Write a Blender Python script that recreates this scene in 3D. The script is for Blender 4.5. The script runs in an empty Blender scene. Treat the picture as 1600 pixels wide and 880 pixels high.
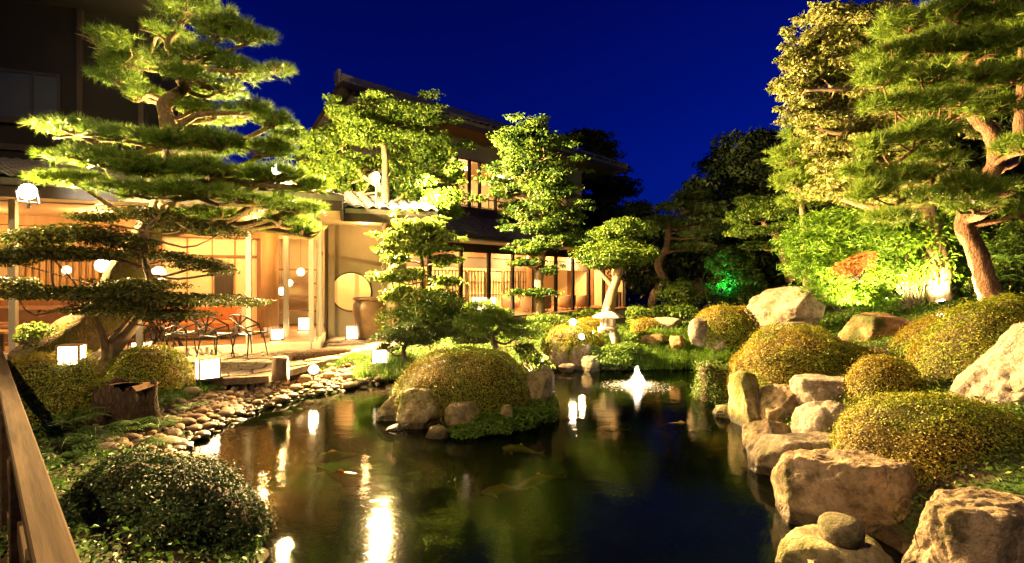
import bpy, math, random
import numpy as np
from mathutils import Matrix, Vector

# ------------------------------------------------------------------ camera, sky, exposure
SC = bpy.context.scene
COL = SC.collection
F = 760.0          # focal length in pixels of the 1600 px wide photograph
EYE = 1.9          # eye height above the water of the pond (z = 0)
cam_d = bpy.data.cameras.new('camera')
cam_d.sensor_width = 36.0
cam_d.lens = 36.0 * F / 1600.0
cam_d.clip_start = 0.05
cam_d.clip_end = 600.0
cam = bpy.data.objects.new('camera', cam_d)
COL.objects.link(cam)
cam.location = (0, 0, EYE)
cam.rotation_euler = (math.radians(90), 0, 0)
SC.camera = cam

W = bpy.data.worlds.new('World')
SC.world = W
W.use_nodes = True
wn = W.node_tree.nodes
wl = W.node_tree.links
wn.clear()
wo = wn.new('ShaderNodeOutputWorld')
wb = wn.new('ShaderNodeBackground')
sky = wn.new('ShaderNodeTexSky')
sky.sky_type = 'NISHITA'
sky.sun_disc = False
sky.sun_elevation = math.radians(1.0)      # last light after sunset
sky.sun_rotation = math.radians(75)
sky.ozone_density = 6.0
tint = wn.new('ShaderNodeMix')
tint.data_type = 'RGBA'
tint.blend_type = 'MULTIPLY'
tint.inputs[0].default_value = 1.0
tint.inputs[7].default_value = (0.025, 0.125, 1.0, 1)
wl.new(sky.outputs[0], tint.inputs[6])
wtc = wn.new('ShaderNodeTexCoord')
wsp = wn.new('ShaderNodeSeparateXYZ')
wrp = wn.new('ShaderNodeValToRGB')
wrp.color_ramp.elements[0].position = 0.0
wrp.color_ramp.elements[0].color = (1.0, 1.0, 1.0, 1)
wrp.color_ramp.elements[1].position = 0.6
wrp.color_ramp.elements[1].color = (0.5, 0.5, 0.55, 1)
wml = wn.new('ShaderNodeMix')
wml.data_type = 'RGBA'
wml.blend_type = 'MULTIPLY'
wml.inputs[0].default_value = 1.0
wl.new(wtc.outputs['Generated'], wsp.inputs[0])
wl.new(wsp.outputs[2], wrp.inputs[0])
wl.new(tint.outputs[2], wml.inputs[6])
wl.new(wrp.outputs[0], wml.inputs[7])
wl.new(wml.outputs[2], wb.inputs[0])
wl.new(wb.outputs[0], wo.inputs[0])
wb.inputs[1].default_value = 0.055

SC.view_settings.view_transform = 'Standard'
SC.view_settings.look = 'None'
SC.view_settings.gamma = 1.0
SC.view_settings.exposure = 2.4
SC.view_settings.use_curve_mapping = False
SC.cycles.use_denoising = True
SC.cycles.max_bounces = 6
SC.cycles.diffuse_bounces = 2
SC.cycles.glossy_bounces = 3
SC.cycles.transmission_bounces = 4
SC.cycles.transparent_max_bounces = 12
SC.cycles.sample_clamp_indirect = 6.0
SC.cycles.caustics_reflective = False
SC.cycles.caustics_refractive = False

# ------------------------------------------------------------------ small helpers
RNG = np.random.default_rng(7)
random.seed(7)


def P(px, py, D):
    """point seen at pixel (px, py) of the photograph at depth D"""
    return np.array([(px - 800.0) * D / F, D, EYE + (440.0 - py) * D / F])


def GP(px, py, z=0.4):
    """pixel on the horizontal plane at height z"""
    D = (EYE - z) * F / (py - 440.0)
    return P(px, py, D)


def frame_fn(o, ua, va):
    o = np.array(o, float)
    ua = np.array(ua, float)
    va = np.array(va, float)

    def fn(a, b, z):
        return np.array([o[0] + a * ua[0] + b * va[0], o[1] + a * ua[1] + b * va[1], z])
    fn.ua, fn.va = ua, va
    return fn


def ident(a, b, z):
    return np.array([a, b, z])


def nrm(v):
    v = np.asarray(v, float)
    return v / (np.linalg.norm(v, axis=-1, keepdims=True) + 1e-12)


def _hash(ix, iy, iz, seed):
    h = (ix.astype(np.int64) * 374761393 + iy.astype(np.int64) * 668265263 + iz.astype(np.int64) * 2147483647 + seed * 974634777) & 0xFFFFFFFF
    h = ((h ^ (h >> 13)) * 1274126177) & 0xFFFFFFFF
    h = h ^ (h >> 16)
    return (h & 0xFFFF) / 65535.0


def vnoise(p, seed=0):
    p = np.asarray(p, float)
    i = np.floor(p).astype(np.int64)
    f = p - i
    f = f * f * (3 - 2 * f)
    r = 0
    for dx in (0, 1):
        for dy in (0, 1):
            for dz in (0, 1):
                w = (f[:, 0] if dx else 1 - f[:, 0]) * (f[:, 1] if dy else 1 - f[:, 1]) * (f[:, 2] if dz else 1 - f[:, 2])
                r = r + w * _hash(i[:, 0] + dx, i[:, 1] + dy, i[:, 2] + dz, seed)
    return r * 2 - 1


def fbm(p, seed=0, octv=4):
    r, a, k = 0, 0.5, 1.0
    for o in range(octv):
        r = r + a * vnoise(np.asarray(p) * k, seed + o * 17)
        a *= 0.5
        k *= 2.07
    return r


def origin_of(parent):
    return np.array(parent.get('_o', (0, 0, 0)), float) if parent is not None else np.zeros(3)


def np_mesh(name, verts, faces, smooth=False):
    """faces: (N,3) or (N,4) array, or a python list of index lists"""
    me = bpy.data.meshes.new(name)
    verts = np.asarray(verts, np.float32)
    if isinstance(faces, np.ndarray):
        n, k = faces.shape
        me.vertices.add(len(verts))
        me.vertices.foreach_set('co', verts.ravel())
        me.loops.add(n * k)
        me.polygons.add(n)
        me.polygons.foreach_set('loop_start', np.arange(0, n * k, k, dtype=np.int32))
        me.loops.foreach_set('vertex_index', faces.astype(np.int32).ravel())
        me.update(calc_edges=True)
    else:
        me.from_pydata([tuple(map(float, v)) for v in verts], [], faces)
        me.update()
    if smooth:
        me.polygons.foreach_set('use_smooth', np.ones(len(me.polygons), bool))
    return me


def link(name, me, mat, parent=None):
    o = bpy.data.objects.new(name, me)
    COL.objects.link(o)
    if mat is not None and me is not None and len(me.materials) == 0:
        me.materials.append(mat)
    if parent is not None:
        o.parent = parent
        o['_o'] = parent['_o']
    return o


def tag(o, label=None, cat=None, group=None, kind=None):
    if label:
        o['label'] = label
    if cat:
        o['category'] = cat
    if group:
        o['group'] = group
    if kind:
        o['kind'] = kind
    return o


def thing(name, base, label, cat, group=None):
    o = bpy.data.objects.new(name, None)
    COL.objects.link(o)
    o.empty_display_size = 0.2
    o.location = tuple(map(float, base))
    o['_o'] = tuple(map(float, base))
    return tag(o, label, cat, group)


def put(name, verts, faces, mat, parent=None, smooth=False):
    """mesh given in world coordinates"""
    v = np.asarray(verts, float) - origin_of(parent)
    return link(name, np_mesh(name, v, faces, smooth), mat, parent)


def single(name, base, verts, faces, mat, label, cat, group=None, smooth=False, kind=None):
    """a thing that is one mesh, given in world coordinates, origin at base"""
    o = link(name, np_mesh(name, np.asarray(verts, float) - np.asarray(base, float), faces, smooth), mat)
    o.location = tuple(map(float, base))
    o['_o'] = tuple(map(float, base))
    return tag(o, label, cat, group, kind)


def copy_tree(o, parent=None, loc=None, rotz=None, label=None):
    c = o.copy()
    COL.objects.link(c)
    c.parent = parent
    if loc is not None:
        c.location = tuple(map(float, loc))
        c['_o'] = tuple(map(float, loc))
    if rotz is not None:
        c.rotation_euler = (0, 0, rotz)
    if label:
        c['label'] = label
    for ch in o.children:
        copy_tree(ch, c)
    return c


class MB:
    """collects shapes, builds them as one mesh"""

    def __init__(self):
        self.v = []
        self.f = []
        self.n = 0

    def add(self, verts, faces):
        self.v.append(np.asarray(verts, float).reshape(-1, 3))
        self.f += [[i + self.n for i in q] for q in faces]
        self.n += len(self.v[-1])
        return self

    def box(self, a0, a1, b0, b1, z0, z1, fn=ident, bev=0.0):
        if bev > 0:
            return self.bbox(a0, a1, b0, b1, z0, z1, fn, bev)
        c = [fn(a, b, z) for z in (z0, z1) for b in (b0, b1) for a in (a0, a1)]
        return self.add(c, [[0, 2, 3, 1], [4, 5, 7, 6], [0, 1, 5, 4], [2, 6, 7, 3], [0, 4, 6, 2], [1, 3, 7, 5]])

    def bbox(self, a0, a1, b0, b1, z0, z1, fn, e):
        # box with chamfered vertical edges and top
        pts = [(a0 + e, b0), (a1 - e, b0), (a1, b0 + e), (a1, b1 - e), (a1 - e, b1), (a0 + e, b1), (a0, b1 - e), (a0, b0 + e)]
        ca, cb = (a0 + a1) / 2, (b0 + b1) / 2
        ka, kb = 1 - 2 * e / (a1 - a0), 1 - 2 * e / (b1 - b0)
        v = [fn(a, b, z0) for a, b in pts] + [fn(a, b, z1 - e) for a, b in pts] + [fn(ca + (a - ca) * ka, cb + (b - cb) * kb, z1) for a, b in pts]
        f = [list(range(7, -1, -1)), list(range(16, 24))]
        for r in (0, 8):
            for i in range(8):
                j = (i + 1) % 8
                f.append([r + i, r + j, r + 8 + j, r + 8 + i])
        return self.add(v, f)

    def tube(self, pts, rad, seg=8, caps=True, rough=0.0, seed=0):
        pts = np.asarray(pts, float)
        n = len(pts)
        rad = np.full(n, rad) if np.isscalar(rad) else np.asarray(rad, float)
        t = np.gradient(pts, axis=0)
        t = nrm(t)
        ref = np.array([0, 0, 1.0]) if abs(t[0][2]) < 0.9 else np.array([1.0, 0, 0])
        u = nrm(np.cross(t[0], ref))
        rings = []
        ang = np.linspace(0, 2 * math.pi, seg, endpoint=False)
        for i in range(n):
            u = u - t[i] * np.dot(u, t[i])
            u = nrm(u)
            w = np.cross(t[i], u)
            rr = rad[i]
            ring = pts[i] + rr * (np.cos(ang)[:, None] * u + np.sin(ang)[:, None] * w)
            if rough > 0:
                d = fbm(ring * (0.9 / max(rr, 0.02)) + seed, seed, 3)
                ring = pts[i] + (ring - pts[i]) * (1 + rough * d[:, None])
            rings.append(ring)
        v = np.concatenate(rings)
        f = []
        for i in range(n - 1):
            for j in range(seg):
                k = (j + 1) % seg
                f.append([i * seg + j, i * seg + k, (i + 1) * seg + k, (i + 1) * seg + j])
        if caps:
            f.append(list(range(seg - 1, -1, -1)))
            f.append([(n - 1) * seg + j for j in range(seg)])
        return self.add(v, f)

    def lathe(self, c, prof, seg=20, fn=None):
        """prof: list of (r, z)"""
        c = np.asarray(c, float)
        v, f = [], []
        for r, z in prof:
            for j in range(seg):
                a = 2 * math.pi * j / seg
                v.append(c + np.array([r * math.cos(a), r * math.sin(a), z]))
        for i in range(len(prof) - 1):
            for j in range(seg):
                k = (j + 1) % seg
                f.append([i * seg + j, i * seg + k, (i + 1) * seg + k, (i + 1) * seg + j])
        f.append(list(range(seg - 1, -1, -1)))
        f.append([(len(prof) - 1) * seg + j for j in range(seg)])
        return self.add(v, f)

    def prism(self, poly, z0, z1):
        n = len(poly)
        v = [(p[0], p[1], z0) for p in poly] + [(p[0], p[1], z1) for p in poly]
        f = [list(range(n - 1, -1, -1)), list(range(n, 2 * n))] + [[i, (i + 1) % n, n + (i + 1) % n, n + i] for i in range(n)]
        return self.add(v, f)

    def poly(self, pts):
        return self.add(pts, [list(range(len(pts)))])

    def build(self, name, mat, parent=None, smooth=False):
        return put(name, np.concatenate(self.v), self.f, mat, parent, smooth)

    def build_single(self, name, base, mat, label, cat, group=None, smooth=False):
        return single(name, base, np.concatenate(self.v), self.f, mat, label, cat, group, smooth)


def spline(pts, n):
    """Catmull-Rom through rows of pts (any width)"""
    p = np.asarray(pts, float)
    p = np.vstack([2 * p[0] - p[1], p, 2 * p[-1] - p[-2]])
    out = []
    m = len(p) - 3
    for t in np.linspace(0, m - 1e-6, n):
        i = int(t)
        f = t - i
        a, b, c, d = p[i], p[i + 1], p[i + 2], p[i + 3]
        out.append(0.5 * (2 * b + (c - a) * f + (2 * a - 5 * b + 4 * c - d) * f * f + (3 * b - a - 3 * c + d) * f ** 3))
    return np.array(out)


# ------------------------------------------------------------------ materials
class NT:
    def __init__(self, name):
        self.m = bpy.data.materials.new(name)
        self.m.use_nodes = True
        self.t = self.m.node_tree
        self.t.nodes.clear()
        self.out = self.n('ShaderNodeOutputMaterial')

    def n(self, ty, **kw):
        x = self.t.nodes.new(ty)
        for k, v in kw.items():
            setattr(x, k, v)
        return x

    def l(self, a, b):
        self.t.links.new(a, b)

    def noise(self, scale, detail=4, rough=0.55, vec=None):
        x = self.n('ShaderNodeTexNoise')
        x.inputs['Scale'].default_value = scale
        x.inputs['Detail'].default_value = detail
        x.inputs['Roughness'].default_value = rough
        if vec is not None:
            self.l(vec, x.inputs['Vector'])
        return x.outputs['Fac']

    def ramp(self, fac, stops):
        r = self.n('ShaderNodeValToRGB')
        e = r.color_ramp.elements
        while len(e) < len(stops):
            e.new(0.5)
        for i, (p, c) in enumerate(stops):
            e[i].position = p
            e[i].color = (c[0], c[1], c[2], 1) if not np.isscalar(c) else (c, c, c, 1)
        self.l(fac, r.inputs[0])
        return r.outputs[0]

    def mix(self, fac, a, b, blend='MIX'):
        x = self.n('ShaderNodeMix', data_type='RGBA', blend_type=blend)
        for s, v in ((0, fac), (6, a), (7, b)):
            if hasattr(v, 'is_linked'):
                self.l(v, x.inputs[s])
            elif s == 0:
                x.inputs[0].default_value = v
            else:
                x.inputs[s].default_value = (v[0], v[1], v[2], 1)
        return x.outputs[2]

    def bump(self, h, strength=0.5, dist=0.02):
        b = self.n('ShaderNodeBump')
        b.inputs['Strength'].default_value = strength
        b.inputs['Distance'].default_value = dist
        self.l(h, b.inputs['Height'])
        return b.outputs[0]

    def bsdf(self, col, rough=0.7, normal=None, metal=0.0, spec=0.4):
        p = self.n('ShaderNodeBsdfPrincipled')
        if hasattr(col, 'is_linked'):
            self.l(col, p.inputs['Base Color'])
        else:
            p.inputs['Base Color'].default_value = (col[0], col[1], col[2], 1)
        if hasattr(rough, 'is_linked'):
            self.l(rough, p.inputs['Roughness'])
        else:
            p.inputs['Roughness'].default_value = rough
        p.inputs['Metallic'].default_value = metal
        p.inputs['Specular IOR Level'].default_value = spec
        if normal is not None:
            self.l(normal, p.inputs['Normal'])
        return p

    def done(self, shader):
        self.l(shader, self.out.inputs[0])
        return self.m

    def obj(self):
        return self.n('ShaderNodeTexCoord').outputs['Object']

    def pos(self):
        return self.n('ShaderNodeNewGeometry').outputs['Position']


def m_leaf(name, stops, trans=0.3, rough=0.5, patch=None):
    t = NT(name)
    g = t.n('ShaderNodeNewGeometry')
    c = t.ramp(g.outputs['Random Per Island'], stops)
    if patch:
        pc = t.ramp(t.noise(patch[0], 2, 0.5, t.pos()), [(0.45, 0.0), (0.6, 1.0)])
        c = t.mix(pc, c, patch[1])
    p = t.bsdf(c, rough, None, 0, 0.25)
    tr = t.n('ShaderNodeBsdfTranslucent')
    t.l(c, tr.inputs[0])
    mx = t.n('ShaderNodeMixShader')
    mx.inputs[0].default_value = trans
    t.l(p.outputs[0], mx.inputs[1])
    t.l(tr.outputs[0], mx.inputs[2])
    return t.done(mx.outputs[0])


def m_rock(name, light, dark, moss=None, scale=3.0, mossr=(0.5, 0.62), bump=1.0):
    t = NT(name)
    v = t.obj()
    n1 = t.noise(scale, 8, 0.65, v)
    n2 = t.noise(scale * 7, 6, 0.7, v)
    c = t.ramp(n1, [(0.3, dark), (0.62, light)])
    vor = t.n('ShaderNodeTexVoronoi', feature='DISTANCE_TO_EDGE')
    vor.inputs['Scale'].default_value = scale * 0.9
    dn = t.n('ShaderNodeTexNoise')
    dn.inputs['Scale'].default_value = scale * 1.6
    dn.inputs['Detail'].default_value = 5
    t.l(v, dn.inputs['Vector'])
    wv = t.mix(0.35, v, dn.outputs['Color'])
    t.l(wv, vor.inputs['Vector'])
    crack = t.ramp(vor.outputs[0], [(0.0, 0.0), (0.02, 1.0)])
    n3 = t.noise(scale * 2.2, 7, 0.72, v)
    stain = t.ramp(n3, [(0.38, (0.5, 0.44, 0.36)), (0.52, (1, 1, 1)), (0.68, (1.12, 1.06, 1.0))])
    spk = t.ramp(n2, [(0.36, (0.45, 0.42, 0.38)), (0.5, (1, 1, 1)), (0.7, (1.25, 1.2, 1.1))])
    c = t.mix(0.8, c, spk, 'MULTIPLY')
    c = t.mix(0.7, c, stain, 'MULTIPLY')
    crk = t.ramp(crack, [(0.0, (0.55, 0.5, 0.45)), (1.0, (1, 1, 1))])
    c = t.mix(0.22, c, crk, 'MULTIPLY')
    if moss is not None:
        mn = t.noise(scale * 0.8, 5, 0.6, v)
        mf = t.ramp(mn, [(mossr[0], 0.0), (mossr[1], 1.0)])
        mc = t.ramp(n2, [(0.3, [k * 0.5 for k in moss]), (0.7, moss)])
        c = t.mix(mf, c, mc)
    sz = t.n('ShaderNodeSeparateXYZ')
    t.l(t.pos(), sz.inputs[0])
    wz = t.n('ShaderNodeMath', operation='MULTIPLY_ADD')
    t.l(n1, wz.inputs[0])
    wz.inputs[1].default_value = -0.16
    t.l(sz.outputs[2], wz.inputs[2])
    wet = t.ramp(wz.outputs[0], [(0.0, 1.0), (0.035, 0.0)])
    c = t.mix(wet, c, t.mix(1.0, c, (0.3, 0.3, 0.26), 'MULTIPLY'))
    h = t.n('ShaderNodeMath', operation='MULTIPLY_ADD')
    t.l(n2, h.inputs[0])
    h.inputs[1].default_value = 1.0
    h2 = t.n('ShaderNodeMath', operation='MULTIPLY_ADD')
    t.l(n3, h2.inputs[0])
    h2.inputs[1].default_value = 2.2
    h3 = t.n('ShaderNodeMath', operation='MULTIPLY')
    t.l(crack, h3.inputs[0])
    h3.inputs[1].default_value = 0.3
    t.l(h3.outputs[0], h2.inputs[2])
    t.l(h2.outputs[0], h.inputs[2])
    b1 = t.bump(h.outputs[0], 0.7 * bump, 0.035)
    return t.done(t.bsdf(c, t.ramp(wet, [(0.0, 0.85), (1.0, 0.3)]), b1, 0, 0.3).outputs[0])


def m_wood(name, c1, c2, axis=2, scale=14.0, rough=0.6, stretch=0.06, spec=0.4):
    t = NT(name)
    mp = t.n('ShaderNodeMapping')
    s = [1, 1, 1]
    s[axis] = stretch
    mp.inputs['Scale'].default_value = s
    t.l(t.obj(), mp.inputs[0])
    n = t.noise(scale, 6, 0.65, mp.outputs[0])
    n2 = t.noise(1.7, 4, 0.6, t.obj())
    c = t.ramp(n, [(0.3, c2), (0.7, c1)])
    c = t.mix(t.ramp(n2, [(0.3, 0.0), (0.8, 0.6)]), c, [k * 0.55 for k in c1])
    return t.done(t.bsdf(c, rough, t.bump(n, 0.5, 0.006), 0, spec).outputs[0])


def m_plain(name, c, rough=0.6, var=0.15, scale=6.0, metal=0.0, bump=0.0, bscale=60.0, spec=0.4):
    t = NT(name)
    v = t.obj()
    n = t.noise(scale, 5, 0.6, v)
    col = t.ramp(n, [(0.25, [k * (1 - var) for k in c]), (0.75, [min(1, k * (1 + var)) for k in c])])
    b = t.bump(t.noise(bscale, 4, 0.6, v), bump, 0.004) if bump else None
    return t.done(t.bsdf(col, rough, b, metal, spec).outputs[0])


def m_emit(name, c, s):
    t = NT(name)
    e = t.n('ShaderNodeEmission')
    e.inputs[0].default_value = (c[0], c[1], c[2], 1)
    e.inputs[1].default_value = s
    return t.done(e.outputs[0])


def m_glass(name, tintc=(0.93, 0.95, 0.93), ior=1.45, boost=1.0, rough=0.0):
    t = NT(name)
    tr = t.n('ShaderNodeBsdfTransparent')
    tr.inputs[0].default_value = (*tintc, 1)
    gl = t.n('ShaderNodeBsdfGlossy')
    gl.inputs['Roughness'].default_value = rough
    fr = t.n('ShaderNodeFresnel')
    fr.inputs[0].default_value = ior
    mx = t.n('ShaderNodeMixShader')
    g = t.n('ShaderNodeNewGeometry')
    inv = t.n('ShaderNodeMath', operation='SUBTRACT')
    inv.inputs[0].default_value = 1.0
    t.l(g.outputs['Backfacing'], inv.inputs[1])
    ff = t.n('ShaderNodeMath', operation='MULTIPLY')
    t.l(fr.outputs[0], ff.inputs[0])
    t.l(inv.outputs[0], ff.inputs[1])
    t.l(ff.outputs[0], mx.inputs[0])
    t.l(tr.outputs[0], mx.inputs[1])
    t.l(gl.outputs[0], mx.inputs[2])
    return t.done(mx.outputs[0])


def m_water():
    t = NT('pond_water')
    mp = t.n('ShaderNodeMapping')
    mp.inputs['Scale'].default_value = (1.0, 1.6, 1.0)
    t.l(t.pos(), mp.inputs[0])
    n1 = t.noise(2.2, 3, 0.5, mp.outputs[0])
    n2 = t.noise(34.0, 2, 0.5, mp.outputs[0])
    h = t.n('ShaderNodeMath', operation='MULTIPLY_ADD')
    t.l(n2, h.inputs[0])
    h.inputs[1].default_value = 0.15
    t.l(n1, h.inputs[2])
    # rings spreading from the fountain
    sub = t.n('ShaderNodeVectorMath', operation='DISTANCE')
    t.l(t.pos(), sub.inputs[0])
    sub.inputs[1].default_value = (2.257, 8.75, 0.0)
    sn = t.n('ShaderNodeMath', operation='SINE')
    ml = t.n('ShaderNodeMath', operation='MULTIPLY')
    t.l(sub.outputs['Value'], ml.inputs[0])
    ml.inputs[1].default_value = 55.0
    t.l(ml.outputs[0], sn.inputs[0])
    fade = t.ramp(sub.outputs['Value'], [(0.2, 0.10), (1.0, 0.0)])
    rip = t.n('ShaderNodeMath', operation='MULTIPLY_ADD')
    t.l(sn.outputs[0], rip.inputs[0])
    t.l(fade, rip.inputs[1])
    t.l(h.outputs[0], rip.inputs[2])
    b = t.bump(rip.outputs[0], 0.22, 0.02)
    tr = t.n('ShaderNodeBsdfTransparent')
    tr.inputs[0].default_value = (0.24, 0.31, 0.17, 1)
    gl = t.n('ShaderNodeBsdfGlossy')
    gl.inputs['Roughness'].default_value = 0.042
    t.l(b, gl.inputs['Normal'])
    fr = t.n('ShaderNodeFresnel')
    fr.inputs[0].default_value = 1.34
    t.l(b, fr.inputs['Normal'])
    mx = t.n('ShaderNodeMixShader')
    df = t.n('ShaderNodeBsdfDiffuse')
    t.l(t.ramp(t.noise(0.7, 3, 0.5, t.pos()), [(0.35, (0.004, 0.008, 0.002)), (0.7, (0.02, 0.042, 0.006))]), df.inputs[0])
    body = t.n('ShaderNodeMixShader')
    body.inputs[0].default_value = 0.035
    t.l(tr.outputs[0], body.inputs[1])
    t.l(df.outputs[0], body.inputs[2])
    t.l(fr.outputs[0], mx.inputs[0])
    t.l(body.outputs[0], mx.inputs[1])
    t.l(gl.outputs[0], mx.inputs[2])
    return t.done(mx.outputs[0])


def m_ground():
    t = NT('garden_ground')
    v = t.pos()
    n1 = t.noise(1.3, 6, 0.6, v)
    n2 = t.noise(22.0, 5, 0.7, v)
    moss = t.ramp(n2, [(0.3, (0.012, 0.026, 0.006)), (0.55, (0.035, 0.07, 0.012)), (0.75, (0.08, 0.11, 0.02))])
    soil = t.ramp(n2, [(0.3, (0.02, 0.013, 0.007)), (0.7, (0.075, 0.05, 0.028))])
    c = t.mix(t.ramp(n1, [(0.42, 0.0), (0.58, 1.0)]), moss, soil)
    return t.done(t.bsdf(c, 0.95, t.bump(n2, 0.8, 0.03), 0, 0.15).outputs[0])


def m_bark(name, c1, c2, moss=None):
    t = NT(name)
    v = t.obj()
    mp = t.n('ShaderNodeMapping')
    mp.inputs['Scale'].default_value = (1, 1, 0.3)
    t.l(v, mp.inputs[0])
    dn = t.n('ShaderNodeTexNoise')
    dn.inputs['Scale'].default_value = 9.0
    dn.inputs['Detail'].default_value = 4
    t.l(mp.outputs[0], dn.inputs['Vector'])
    wv = t.mix(0.16, mp.outputs[0], dn.outputs['Color'])
    vor = t.n('ShaderNodeTexVoronoi', feature='DISTANCE_TO_EDGE')
    vor.inputs['Scale'].default_value = 24
    t.l(wv, vor.inputs['Vector'])
    n = t.noise(38, 6, 0.75, mp.outputs[0])
    n3 = t.noise(7, 5, 0.6, v)
    e = t.ramp(vor.outputs[0], [(0.0, 0.0), (0.16, 1.0)])
    c = t.ramp(n, [(0.28, c2), (0.72, c1)])
    c = t.mix(t.ramp(n3, [(0.35, 0.0), (0.7, 0.55)]), c, [(p + q) * 0.42 for p, q in zip(c1, c2)])
    c = t.mix(t.ramp(e, [(0.0, 0.6), (1.0, 0.0)]), c, c2)
    if moss is not None:
        c = t.mix(t.ramp(t.noise(2.5, 5, 0.6, v), [(0.48, 0.0), (0.62, 0.8)]), c, moss)
    h = t.n('ShaderNodeMath', operation='MULTIPLY_ADD')
    t.l(n, h.inputs[0])
    h.inputs[1].default_value = 1.2
    t.l(e, h.inputs[2])
    return t.done(t.bsdf(c, 0.9, t.bump(h.outputs[0], 0.8, 0.02), 0, 0.2).outputs[0])


M = {}
M['ground'] = m_ground()
M['water'] = m_water()
M['glass'] = m_glass('window_glass')
M['leaf_azalea'] = m_leaf('azalea_leaf', [(0.0, (0.045, 0.09, 0.008)), (0.35, (0.14, 0.2, 0.014)), (0.8, (0.26, 0.285, 0.02)), (1.0, (0.35, 0.27, 0.03))], 0.25, 0.5, (1.3, (0.21, 0.165, 0.016)))
M['leaf_azalea_green'] = m_leaf('azalea_green_leaf', [(0.0, (0.03, 0.07, 0.01)), (0.6, (0.08, 0.15, 0.018)), (1.0, (0.17, 0.2, 0.03))], 0.25, 0.4)
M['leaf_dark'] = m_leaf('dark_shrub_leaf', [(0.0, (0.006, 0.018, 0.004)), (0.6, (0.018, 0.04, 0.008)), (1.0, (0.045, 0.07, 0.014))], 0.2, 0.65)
M['leaf_broad'] = m_leaf('broad_leaf', [(0.0, (0.04, 0.085, 0.01)), (0.6, (0.10, 0.17, 0.018)), (1.0, (0.19, 0.25, 0.035))], 0.3, 0.38, (3.0, (0.045, 0.09, 0.012)))
M['leaf_young'] = m_leaf('young_leaf', [(0.0, (0.06, 0.1, 0.012)), (0.6, (0.12, 0.18, 0.025)), (1.0, (0.2, 0.25, 0.05))], 0.4, 0.4)
M['leaf_maple'] = m_leaf('maple_leaf', [(0.0, (0.025, 0.06, 0.008)), (0.6, (0.06, 0.12, 0.014)), (1.0, (0.15, 0.19, 0.03))], 0.35, 0.5, (2.6, (0.02, 0.05, 0.009)))
M['leaf_maple_dark'] = m_leaf('dark_maple_leaf', [(0.0, (0.02, 0.032, 0.007)), (0.6, (0.05, 0.065, 0.012)), (1.0, (0.13, 0.11, 0.02))], 0.35, 0.5)
M['leaf_oak'] = m_leaf('pale_evergreen_leaf', [(0.0, (0.08, 0.12, 0.02)), (0.45, (0.2, 0.24, 0.045)), (0.8, (0.38, 0.36, 0.13)), (1.0, (0.55, 0.49, 0.28))], 0.3, 0.4)
M['leaf_bamboo'] = m_leaf('bright_bamboo_leaf', [(0.0, (0.06, 0.15, 0.014)), (0.6, (0.13, 0.28, 0.022)), (1.0, (0.24, 0.36, 0.04))], 0.45, 0.45)
M['leaf_orange'] = m_leaf('orange_leaf', [(0.0, (0.22, 0.09, 0.02)), (1.0, (0.40, 0.2, 0.06))], 0.35, 0.5)
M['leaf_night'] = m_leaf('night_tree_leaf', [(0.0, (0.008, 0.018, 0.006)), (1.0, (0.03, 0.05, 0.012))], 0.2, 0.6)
M['needle'] = m_leaf('pine_needle', [(0.0, (0.05, 0.11, 0.012)), (0.6, (0.11, 0.21, 0.02)), (1.0, (0.22, 0.29, 0.035))], 0.25, 0.5)
M['needle_lime'] = m_leaf('lime_pine_needle', [(0.0, (0.07, 0.14, 0.015)), (0.6, (0.16, 0.27, 0.025)), (1.0, (0.28, 0.35, 0.05))], 0.3, 0.5)
M['needle_dark'] = m_leaf('dark_pine_needle', [(0.0, (0.018, 0.04, 0.01)), (0.7, (0.045, 0.08, 0.014)), (1.0, (0.09, 0.12, 0.02))], 0.2, 0.5)
M['fern'] = m_leaf('fern_frond', [(0.0, (0.035, 0.09, 0.014)), (1.0, (0.09, 0.18, 0.028))], 0.3, 0.5)
M['grass'] = m_leaf('grass_blade', [(0.0, (0.05, 0.12, 0.01)), (0.7, (0.10, 0.2, 0.018)), (1.0, (0.18, 0.25, 0.035))], 0.35, 0.5)
M['cover'] = m_leaf('ground_cover_leaf', [(0.0, (0.025, 0.07, 0.01)), (0.6, (0.07, 0.15, 0.015)), (1.0, (0.16, 0.21, 0.025))], 0.25, 0.5)
M['moss_cover'] = m_leaf('moss_leaf', [(0.0, (0.05, 0.06, 0.008)), (0.6, (0.13, 0.11, 0.012)), (1.0, (0.22, 0.15, 0.02))], 0.2, 0.6)
M['rock_tan'] = m_rock('tan_rock', (0.31, 0.26, 0.19), (0.13, 0.105, 0.07), (0.085, 0.085, 0.02), 2.6, (0.56, 0.7))
M['rock_warm'] = m_rock('warm_rock', (0.35, 0.265, 0.165), (0.12, 0.088, 0.05), (0.06, 0.058, 0.012), 2.0, (0.49, 0.6))
M['rock_pale'] = m_rock('pale_rock', (0.37, 0.31, 0.245), (0.19, 0.155, 0.11), (0.13, 0.105, 0.05), 3.2, (0.64, 0.76))
M['rock_mossy'] = m_rock('mossy_rock', (0.40, 0.34, 0.18), (0.15, 0.12, 0.06), (0.13, 0.14, 0.02), 3.0, (0.44, 0.6))
M['rock_grey'] = m_rock('grey_rock', (0.34, 0.28, 0.22), (0.15, 0.12, 0.09), (0.1, 0.1, 0.03), 3.5, (0.62, 0.75))
M['rock_brown'] = m_rock('brown_rock', (0.34, 0.2, 0.09), (0.13, 0.075, 0.035), (0.06, 0.07, 0.015), 2.6, (0.48, 0.6))
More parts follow.
